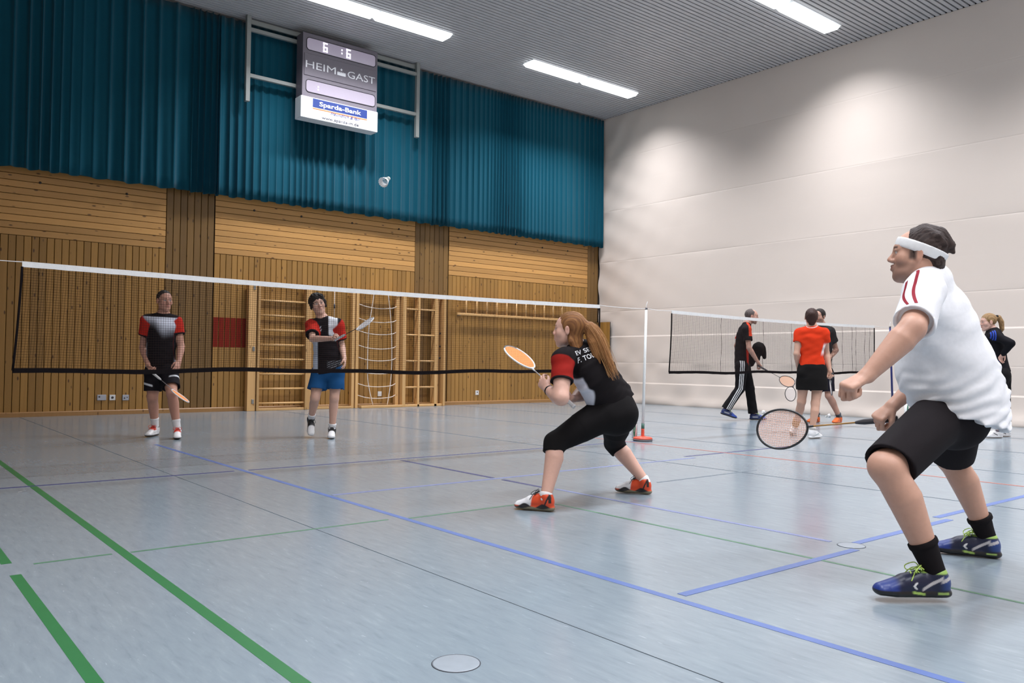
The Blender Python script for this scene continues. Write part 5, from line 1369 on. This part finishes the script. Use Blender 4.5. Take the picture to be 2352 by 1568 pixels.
# ---- man in tracksuit trousers walking behind the second net
def polo_or(V, j, up, fw):
    col = np.tile(A((.012, .010, .011)), (len(V), 1)); sd = nrm(j['side'])
    q = V-j['shR']; 
    x = (V-j['neck'])@sd; y = (V-j['neck'])@fw; a = (V-j['neck'])@up
    d_ = nrm(j['elR']-j['shR']); t = q@d_
    rr = np.linalg.norm(q-t[:, None]*d_, axis=1)
    col = mixc(col, (.62, .055, .022), ss(.0, .012, q@fw-.004+.10*np.maximum(-t, 0)*-1)*ss(.125, .115, t)*ss(.115, .10, rr)*ss(.0, .03, x))
    col = mixc(col, (.62, .055, .022), ss(.070, .058, np.linalg.norm(V-j['neck'], axis=1)))
    b = (V-j['waist'])
    col = mixc(col, (.45, .030, .018), ss(.0, .02, b@fw-.02+.06*(b@up))*ss(.095, .075, b@fw)*ss(.10, .06, b@up)*ss(.02, .05, b@sd))
    col = mixc(col, (.50, .035, .02), ss(-.06, -.075, y)*ss(-.10, -.12, a)*ss(-.42, -.38, a)*ss(-.02, -.05, x))
    return col
def stripes(V, j, up, fw):
    col = np.tile(A((.0095, .0085, .0095)), (len(V), 1))
    for sd in 'LR':
        sgn = -1 if sd == 'L' else 1; s_ = nrm(j['side'])*sgn
        best = np.full(len(V), 9.0); yy = np.zeros(len(V)); xx = np.zeros(len(V))
        for a_, b_ in ((j['hip'+sd]+A((0, 0, .12)), j['kn'+sd]), (j['kn'+sd], j['an'+sd]-A((0, 0, .06)))):
            d_ = nrm(b_-a_); q = V-a_; t = np.clip(q@d_, 0, np.linalg.norm(b_-a_)); r = q-t[:, None]*d_
            dist = np.linalg.norm(r, axis=1); g = orth(fw, d_); m = dist < best
            best = np.where(m, dist, best); yy = np.where(m, r@g, yy); xx = np.where(m, r@s_, xx)
        w = sum(ss(.0078, .0048, np.abs(yy-o)) for o in (-.036, -.008, .020))*ss(.0, .02, xx)
        col = mixc(col, (.70, .69, .70), w)
    return col
def shoe_bb(x, y, z):
    col = np.tile(A((.015, .03, .12)), (len(x), 1)); col = mixc(col, (.02, .06, .33), ss(.55, .65, x)); col = mixc(col, (.45, .45, .47), ss(.012, .006, np.abs(z-.05))*ss(.5, .4, x)*ss(.1, .2, x))
    return mixc(col, (.012, .012, .014), ss(.026, .020, z))
j3, pe3, fr3, sh3, so3 = dress_person('track', 'grey-haired man in black tracksuit trousers with white stripes walking behind the second net', (.52, .29, .22), .238, polo_or, (stripes, 'tracksuit_trousers'),
    hair=short_hair((.06, .045, .042), (.20, .16, .15), .045, bald=1, low=-.05), face=dict(brow=(.08, .06, .05), stubble=(.22, .15, .12)), hv=.0068, fat=1.0, torso=(.175, .165, .170), tdep=(.118, .118, .118),
    sleeve=.62, sleeve_r=.072, hem=.02, lower_to=1.97, lower_r=(.108, .092, .078, .076, .080), shoe_t=shoe_bb, lace=(LIME, .002), shoeL=.285, ztoe=(.003, None),
    hands=dict(R=((45, 60, 40), (-.6, .2, .3)), L=((40, 50, 30), None)), back=(-.778, .628, 0), seed=14)
_d = Shape(); _p = j3['jac']; _f = A((.778, -.628, 0))
_d.ell(_p+A((0, 0, .05)), (.085, .085, .10), k=0); _d.chain([_p+A((0, 0, .05))-_f*.03, _p+A((0, 0, -.20))-_f*.16], [.085, .075], k=.05); _d.chain([_p+_f*.06+A((0, 0, .05)), _p+_f*.085+A((0, 0, -.10))], [.05, .035], k=.03)
_d.chain([_p-_f*.02+A((0, 0, -.05)), _p-_f*.03+A((0, 0, -.17))], [.05, .03], k=.03)
_d.disp = lambda P: fold(P, [A((0, 0, 1)), _f, A((.6, .7, .3))], .008, 60, 8)
jo = blob('folded_jacket', _d, .0075, CLOTH, None, (.0085, .0080, .0085)); tag(jo, 'crumpled black jacket carried under the arm of the man in tracksuit trousers', 'jacket')
racket('badminton_racket', j3['rk_butt'], j3['rk_tip'], j3['rk_n'], 'thin-framed racket carried low by the man in tracksuit trousers', DARK, STR_O, GRIPB, DARK, .0009)
# ---- woman in red polo shirt
def red_polo(V, j, up, fw):
    col = np.tile(A((.66, .042, .012)), (len(V), 1)); q = V-j['waist']; x = q@nrm(j['side']); y = q@fw; a = q@up
    col = mixc(col, (.70, .66, .66), ss(.118, .134, x-.25*(a-.10))*ss(.17, .12, a)*ss(-.02, .05, a)*ss(.03, .0, y)*.85)
    col = mixc(col, (.72, .62, .60), ss(.0045, .002, np.abs(np.linalg.norm(V-j['neck'], axis=1)-.074))*.8*ss(.02, -.01, (V-j['neck'])@fw)*ss(-.05, -.03, (V-j['neck'])@up))
    return col
def bun(pe, fr, hv):
    c, f, u, s, S = fr; L = lambda x, y, z: c+(s*x+f*y+u*z)*S
    hr = Shape()
    hr.ell(L(0, -.018, .030), (.086*S, .104*S, .100*S), (s, f, u), k=0, clips=[(L(0, .06, .05), nrm(f-u*.1)), (L(0, 0, -.085), nrm(-u+f*.5))])
    hr.ell(L(0, .08, -.03), (.09*S, .075*S, .085*S), (s, f, u), k=.01, mode='s')
    hr.ell(L(.0, -.098, .045), (.042*S, .034*S, .036*S), (s, f, u), k=.012)
    hr.chain([L(0, -.050, .0), L(0, -.060, -.050), L(0, -.062, -.088)], [.072*S, .062*S, .040*S], [.050*S, .040*S, .025*S], s, k=.02)
    hr.disp = lambda P: fold(P, [s, nrm(s+u), nrm(s-u)], .0035, 300, 6)
    blob('hair', hr, hv*.8, HAIRM, pe, lambda V: mixc(np.tile(A((.030, .014, .012)), (len(V), 1)), (.085, .038, .028), np.sin(V@(s*380))*np.sin(V@(u*330))*.5+.25), 0)
def shoe_w(x, y, z):
    col = np.tile(A((.72, .72, .73)), (len(x), 1)); col = mixc(col, (.35, .40, .42), ss(.008, .004, np.abs(z-.045-.1*(x-.4)))*ss(.2, .3, x)*ss(.7, .6, x)); return mixc(col, (.45, .38, .30), ss(.014, .010, z))
j4, pe4, fr4, sh4, so4 = dress_person('red', 'woman in red polo shirt and black skirt seen from behind at the second net', (.58, .34, .25), .222, red_polo, ((.0095, .0085, .0085), 'skirt'),
    sc=.92, hair=bun, face=dict(eye=False), hv=.0058, fem=True, fat=1.0, torso=(.172, .138, .168), tdep=(.105, .095, .118), sleeve=.42, sleeve_r=.062, hem=-.03, skirt=.26,
    shoe_t=shoe_w, lace=(WHITEL, .002), sock_t=(.66, .62, .58), sock_h=.045, shoeL=.255, ztoe=(None, .003), up=((-.5, -.5, .7), (0, 0, 1)), hands=dict(R=((50, 65, 45), (-.8, -.2, .1)), L=((30, 40, 30), None)), back=(-.628, -.778, 0), seed=21, shirt_fold=.0055)
collar(pe4, j4, fr4, nrm(j4['neck']-j4['pelvis']), A((.628, .778, 0)), (.60, .040, .014), r=.052)
_b4 = Shape(); _w = nrm(j4['knL']-j4['anL']); _b4.chain([j4['anL']+_w*.05, j4['anL']+_w*.14], [.043, .050], k=0)
blob('ankle_bandage', _b4, .005, CLOTH, pe4, lambda V: mixc(np.tile(A((.55, .30, .12)), (len(V), 1)), (.40, .20, .08), np.sin((V@_w)*420)))
racket('badminton_racket', j4['rk_butt'], j4['rk_tip'], j4['rk_n'], 'racket with black grip in the right hand of the woman in red', DARK, STR_W, GRIPB, DARK, .0008)
# ---- man in dark T-shirt behind her
def shoe_or(x, y, z):
    col = np.tile(A((.85, .16, .03)), (len(x), 1)); col = mixc(col, (.05, .03, .03), ss(.012, .006, np.abs((x-.3)*.3-(z-.05)*.6))); col = mixc(col, (.03, .03, .035), ss(.085, .095, z)); return mixc(col, (.55, .16, .06), ss(.020, .014, z))
j5, pe5, fr5, sh5, so5 = dress_person('dark', 'dark-haired man in charcoal T-shirt and orange shoes, mostly hidden behind the woman in red', (.50, .28, .21), .236, lambda V, j, up, fw: np.tile(A((.030, .030, .032)), (len(V), 1)), ((.016, .014, .024), 'shorts'),
    hair=short_hair((.014, .010, .009), (.04, .03, .026), .055, thick=.006), face=dict(brow=(.02, .015, .012), stubble=(.08, .05, .04)), hv=.0072, torso=(.165, .150, .155), tdep=(.108, .105, .108), sleeve=.55, sleeve_r=.072, hem=.04,
    lower_to=.80, lower_r=(.105, .098, .095), shoe_t=shoe_or, lace=(BLACKL, .002), sock_t=(.10, .11, .13), sock_h=.06, shoeL=.29, hands=dict(L=((20, 30, 20), None), R=((50, 60, 40), None)), back=(.99, .03, 0), seed=31)
racket('badminton_racket', j5['rk_butt'], j5['rk_tip'], j5['rk_n'], 'thin racket whose ring shows left of the legs of the woman in red', DARK, STR_W, DARK, SHAFT_G, .0007)
# ---- blonde woman at the right edge
def track_top(V, j, up, fw):
    col = np.tile(A((.0110, .0105, .0135)), (len(V), 1))
    a_, b_ = j['shL'], j['elL']; d_ = nrm(b_-a_); q = V-a_; t = q@d_; r = q-t[:, None]*d_
    g = nrm(np.cross(d_, up)); y = q@fw
    w = sum(ss(.0075, .005, np.abs(y-o)) for o in (.008, .031, .054))*ss(-.065, -.055, (V-a_)@up)*ss(.0, .015, q@nrm(-j['side']))
    col = mixc(col, (.035, .075, .42), w)
    col = mixc(col, (.05, .08, .40), ss(.02, .01, np.abs((V-j['waist'])@up+.02))*ss(.02, .05, (V-j['waist'])@fw)*.8)
    return col
def blond_tail(pe, fr, hv):
    c, f, u, s, S = fr; L = lambda x, y, z: c+(s*x+f*y+u*z)*S
    hr = Shape()
    hr.ell(L(0, -.014, .037), (.084*S, .104*S, .093*S), (s, f, u), k=0, clips=[(L(0, 0, -.060), nrm(-u+f*.5))])
    hr.ell(L(0, .082, -.040), (.092*S, .075*S, .085*S), (s, f, u), k=.01, mode='s')
    hr.chain([L(0, -.095, .065), L(0, -.145, .060), L(0, -.175, -.010), L(0, -.180, -.110), L(0, -.165, -.160)], [.024*S, .034*S, .036*S, .028*S, .008*S], k=.012)
    hr.disp = lambda P: fold(P, [s, nrm(s+u*.3), nrm(s+f*.3)], .003, 330, 6)
    blob('hair', hr, hv*.8, HAIRM, pe, lambda V: mixc(np.tile(A((.22, .125, .055)), (len(V), 1)), (.42, .27, .13), np.sin(V@(s*420))*np.sin(V@(u*90))*.5+.35), 0)
    t = Shape(); t.chain([L(0, -.105, .066), L(0, -.125, .066)], .030*S, k=0); blob('hair_tie', t, .005, CLOTH, pe, (.02, .018, .018))
def shoe_wg(x, y, z):
    col = np.tile(A((.74, .73, .74)), (len(x), 1)); col = mixc(col, (.06, .05, .07), ss(.075, .085, z)*ss(.45, .38, x)); col = mixc(col, (.05, .05, .06), ss(.008, .004, np.abs(z-.045-.12*(x-.4)))*ss(.30, .36, x)*ss(.62, .56, x))
    return mixc(col, (.30, .17, .10), ss(.010, .007, z))
dress_person('blond', 'blonde woman with ponytail, hand on hip in black tracksuit top, at the right edge', (.66, .40, .32), .225, track_top, ((.0095, .0090, .0100), 'leggings'),
    sc=.92, hair=blond_tail, face=dict(brow=(.22, .13, .08), blush=.4), hv=.006, fem=True, torso=(.165, .135, .165), tdep=(.110, .098, .115), sleeve_r=.062, hem=.0, lower_to=1.72, lower_r=(.112, .096, .072, .070, .066),
    shoe_t=shoe_wg, lace=(WHITEL, .002), shoeL=.262, hands=dict(L=((35, 40, 30), (0, 0, -1)), R=((25, 30, 20), None)), back=(.60, -.80, 0), long_sleeve=True, hf_chest=1.0, seed=41)
# ================================================================== NETS, POSTS, SHUTTLECOCKS
NETY = 6.68
CORD = plain('dark_net_cord', (0.026, 0.014, 0.012), .9, spec=.1); TAPE_W = plain('white_net_tape', (0.78, 0.78, 0.78), .7, var=.10, scale=30, bump=.2); TAPE_B = plain('black_net_tape', (0.008, 0.006, 0.007), .9, spec=.08, bump=.2)
LINE_W = plain('white_line_cord', (0.75, 0.74, 0.74), .6)
def make_net(xa, xb, label, seed, dx=.0185, side_lean=.045, streaks=()):
    r = np.random.default_rng(seed); p = r.uniform(0, 6, 8)
    e = empty('badminton_net', (0, 0, 0), label, 'net', 'badminton nets')
    zt = lambda x: 1.575-.022*math.sin(math.pi*(x-xa)/(xb-xa))
    zb = lambda x: .822+.008*math.sin(x*2.3+p[0])+.006*math.sin(x*5.1+p[1])
    def xl(x, z):          # side edges lean outwards towards the bottom
        t = (1.55-z)/.73; u = (x-xa)/(xb-xa)
        return x-side_lean*max(0, t)**1.6*max(0, 1-u*9)+.004*math.sin(x*6+z*4)
    yy = lambda x, z: NETY+.012*math.sin(x*1.3+p[2])*(1.57-z)+.006*math.sin(x*4.2+z*3+p[3])*(1.57-z)
    P = lambda x, z: (xl(x, z), yy(x, z), z)
    m = MB(); n = int((xb-xa)/dx)
    for i in range(n+1):
        x = xa+(xb-xa)*i/n
        m.tube([P(x, zt(x)+.0-(zt(x)-zb(x))*k/5) for k in range(6)], .00100, 3, caps=False)
    rows = 40; seg = 40
    for k in range(rows+1):
        pts = []
        for i in range(seg+1):
            x = xa+(xb-xa)*i/seg; pts.append(P(x, zb(x)+(zt(x)-zb(x))*k/rows))
        m.tube(pts, .00100, 3, caps=False)
    o = m.build('netting', CORD, e); o['kind'] = 'stuff'
    if streaks:
        for x in streaks: MB().tube([P(x+.01*math.sin(k*1.7+x), zt(x)-(zt(x)-zb(x))*k/6) for k in range(7)], .0022, 5).build('bunched_cord', CORD, e)
    # top tape (folded over, white) and bottom tape (black)
    def band(z0f, z1f, th):
        b = MB(); v = []; N = 60
        for i in range(N+1):
            x = xa+(xb-xa)*i/N; y = yy(x, z0f(x)); z0, z1 = z0f(x), z1f(x)
            w = .0012*math.sin(i*2.4+p[4]); X_ = xl(x, z0)
            v += [(X_, y-th, z0+w), (X_, y-th, z1), (X_, y+th, z1), (X_, y+th, z0+w)]
        f = []
        for i in range(N):
            for q in range(4): f.append((i*4+q, i*4+(q+1) % 4, i*4+4+(q+1) % 4, i*4+4+q))
        f += [(0, 1, 2, 3), (N*4+3, N*4+2, N*4+1, N*4)]
        return b.add(v, f)
    band(lambda x: zt(x)-.022, lambda x: zt(x)+.018, .0035).build('top_tape', TAPE_W, e)
    band(lambda x: zb(x)-.018, lambda x: zb(x)+.016, .003).build('bottom_tape', TAPE_B, e)
    for x, s_ in ((xa, 1), (xb, -1)):
        MB().tube([P(x, zt(x)-.02-(zt(x)-.02-zb(x))*k/8) for k in range(9)], .0085, 6).build('side_tape', TAPE_B, e)
    return e
NET_A = make_net(.924, 6.677, 'long badminton net in front of the two players at the board wall', 2)
NET_B = make_net(7.946, 13.00, 'badminton net on the right in front of the beige partition', 6, streaks=(8.95, 9.9, 10.6, 10.95, 11.7, 12.0, 12.3, 12.42, 12.7, 12.85))
# ---- posts with weighted feet
POSTW = plain('white_post', (0.76, 0.77, 0.76), .4); POSTB = plain('blue_post', (0.025, 0.030, 0.16), .35); FOOT = plain('orange_red_foot', (0.66, 0.085, 0.045), .4); RUBBER = plain('grey_rubber', (0.13, 0.12, 0.13), .7); GRNB = plain('green_band', (0.05, 0.13, 0.10), .5)
def net_post(x, y, xt, yt, col, label, foot=True):
    e = empty('net_post', (x, y, 0), label, 'post', 'net posts')
    top = Vector((xt-x, yt-y, 1.60))
    MB().lathe([(.112, 0.0), (.118, .012), (.116, .022)], 32).build('rubber_ring', RUBBER, e)
    MB().lathe([(.115, .022), (.114, .036), (.100, .046), (.050, .052), (.026, .060)], 32).build('foot', FOOT, e)
    MB().lathe([(.024, .052), (.020, .065), (.019, .135), (.022, .145)], 16).build('socket', FOOT, e)
    a = Vector((0, 0, .14)); d = (top-a)
    MB().tube([a, a+d*.045], .0195, 12).build('band', GRNB, e)
    p = MB().tube([a+d*.045, a+d*.5, a+d*.985], [.0175, .0165, .0150], 12).build('pole', col, e)
    MB().tube([a+d*.985, top], [.0165, .0165], 12).build('cap', RUBBER, e)
    MB().tube(smooth_line([top-d*.01, top+Vector((.0, 0, .03)), top+Vector((.022, 0, .075))]), [.004]*13, 6).build('cord_hook', LINE_W, e)
    return e
net_post(7.385, 6.64, 7.475, 6.68, POSTW, 'white net post with orange-red round foot between the two nets')
net_post(13.63, 6.68, 13.53, 6.68, POSTB, 'blue net post partly hidden behind the arm of the man in white')
net_post(.40, 6.68, .42, 6.68, POSTW, 'net post left of the picture carrying the long net')
def cordline(net, a, b):
    pts = [Vector(a).lerp(Vector(b), k/6) for k in range(7)]
    for k, q in enumerate(pts): q.z -= .008*math.sin(math.pi*k/6)
    MB().tube(pts, .0032, 6).build('tie_cord', LINE_W, net)
cordline(NET_A, (.42, NETY, 1.605), (.93, NETY, 1.588)); cordline(NET_A, (6.675, NETY, 1.588), (7.465, NETY-.003, 1.588))
cordline(NET_B, (7.485, NETY-.003, 1.590), (7.947, NETY, 1.586)); cordline(NET_B, (13.0, NETY, 1.586), (13.515, NETY, 1.585))
# ---- shuttlecock tubes
TUBEW = plain('white_tube', (0.74, 0.75, 0.75), .4); TUBEG = plain('green_print', (0.015, 0.15, 0.075), .45); TXT_D = plain('dark_print', (0.03, 0.035, 0.035), .5)
def wrap(o, r, ang):
    """bend flat lettering (local x along the tube, y around it) onto a cylinder"""
    me = o.data; n = len(me.vertices); co = np.empty(n*3); me.vertices.foreach_get('co', co); co = co.reshape(n, 3).copy()
    th = ang+co[:, 1]/r
    out = np.stack([r*np.cos(th), r*np.sin(th), co[:, 0]], 1); me.vertices.foreach_set('co', out.ravel()); me.update()
def tube(x, y, label, ang):
    R_ = .0335; h = .385
    e = empty('shuttlecock_tube', (x, y, 0), label, 'tube', 'shuttlecock tubes')
    MB().lathe([(R_, .012), (R_, h-.015)], 28).build('tube_body', TUBEW, e)
    MB().lathe([(R_+.0012, 0), (R_+.0012, .014)], 28).build('bottom_cap', TUBEW, e); MB().lathe([(R_+.0012, h-.018), (R_+.0012, h), (R_-.003, h+.002)], 28).build('lid', TUBEW, e)
    v = []; f = []; N = 24
    for i in range(N+1):
        z = .025+(h-.06)*i/N; w = .0175*math.sin(math.pi*i/N)**.8
        for k in range(5):
            a = ang+(-w+2*w*k/4)/R_; v.append(((R_+.0008)*math.cos(a), (R_+.0008)*math.sin(a), z))
    for i in range(N):
        for k in range(4): f.append((i*5+k, i*5+k+1, i*5+6+k, i*5+5+k))
    g = link('green_leaf_print', mesh('green_leaf_print', v, f, True), TUBEG, e)
    t = text_mesh('lettering', 'CHAMPION NO.1', .009, LETTER, g, .17, extrude=0); wrap(t, R_+.0014, ang-.12); 
    for q in t.data.vertices: q.co.z += .10
    t = text_mesh('lettering', 'VICTOR', .020, TXT_D, e, .21, extrude=0, bold=.01); wrap(t, R_+.0010, ang+1.02)
    for q in t.data.vertices: q.co.z += .06
    return e
_ca = math.atan2(-6.78, -7.42)
tube(7.415, 6.80, 'white shuttlecock tube with a green leaf shape beside the white net post', _ca-.1)
tube(13.10, 6.20, 'white shuttlecock tube standing near the blue net post', _ca+.3)
# ---- shuttlecocks
CORK = plain('white_cork', (0.74, 0.72, 0.70), .5); FEATH = plain('white_feathers', (0.78, 0.78, 0.79), .6); RIB = plain('green_ribbon', (0.10, 0.22, 0.16), .6)
def shuttle_meshes():
    c = MB().lathe([(.003, -.024), (.009, -.0225), (.0125, -.017), (.0135, -.009), (.0135, 0.0)], 16).data('cork'); c.materials.append(CORK)
    rb = MB().lathe([(.0139, -.004), (.0139, 0.001)], 16).data('ribbon'); rb.materials.append(RIB)
    m = MB()
    for k in range(16):
        a = 2*math.pi*k/16; ca, sa = math.cos(a), math.sin(a)
        def Q(r, t, z): return (r*ca-t*sa, r*sa+t*ca, z)
        m.tube([Q(.011, 0, -.004), Q(.0335, 0, .062)], [.0009, .0005], 4)
        m.add([Q(.0205, -.0012, .026), Q(.0215, .0055, .030), Q(.0325, .0075, .058), Q(.0340, .0030, .0635), Q(.0345, -.003, .0635), Q(.0330, -.0055, .057), Q(.0222, -.0042, .031)], [(0, 1, 2, 3, 4, 5, 6)])
    s_ = m.data('feather_skirt'); s_.materials.append(FEATH)
    bd = MB()
    for r, z in ((.0155, .010), (.0185, .019)): bd.tube([(r*math.cos(t*math.pi/12), r*math.sin(t*math.pi/12), z) for t in range(24)], .0006, 4, closed=True)
    b_ = bd.data('binding_thread'); b_.materials.append(FEATH)
    return c, rb, s_, b_
_SM = shuttle_meshes()
def shuttlecock(loc, axis, label):
    """axis points from the cork to the feather ends"""
    e = empty('shuttlecock', loc, label, 'shuttlecock', 'shuttlecocks')
    e.rotation_euler = Vector(axis).to_track_quat('Z', 'Y').to_euler()
    for nme, me in zip(('cork', 'ribbon', 'feather_skirt', 'binding_thread'), _SM): link(nme, me, None, e)
_rt = np.array((.778, -.628, 0)); _fd = np.array((.628, .778, .0)); _z = np.array((0, 0, 1.))
shuttlecock((2.722, 4.704, 2.118), tuple(-_rt*.33-_z*.52-_fd*.80), 'white shuttlecock flying in mid-air in front of the teal curtain')
def floor_sh(x, y, ang, label):
    """lying on its side: skirt edge and cork touch the floor"""
    t = math.asin((.034-.0135)/.0735)
    shuttlecock((x, y, .0139), (math.cos(ang)*math.cos(t), math.sin(ang)*math.cos(t), math.sin(t)), label)
floor_sh(13.55, 9.15, .3, 'shuttlecock on the floor by the partition right of the walking man')
floor_sh(13.15, 8.05, 2.6, 'shuttlecock on the floor just left of the lower leg of the woman in red')
floor_sh(13.75, 7.95, -.6, 'shuttlecock on the floor beside the orange shoes')
# loose feather on the floor at the left
fe = empty('loose_feather', (.895, 6.40, 0), 'small white loose feather lying on the floor near the left edge', 'feather')
MB().tube([(0, 0, .002), (.05, .02, .006)], [.0012, .0007], 5).build('quill', FEATH, fe)
MB().add([(.018, .001, .003), (.032, .004, .010), (.060, .020, .012), (.062, .028, .008), (.040, .022, .004), (.022, .011, .003)], [(0, 1, 2, 3, 4, 5)]).build('vane', FEATH, fe)
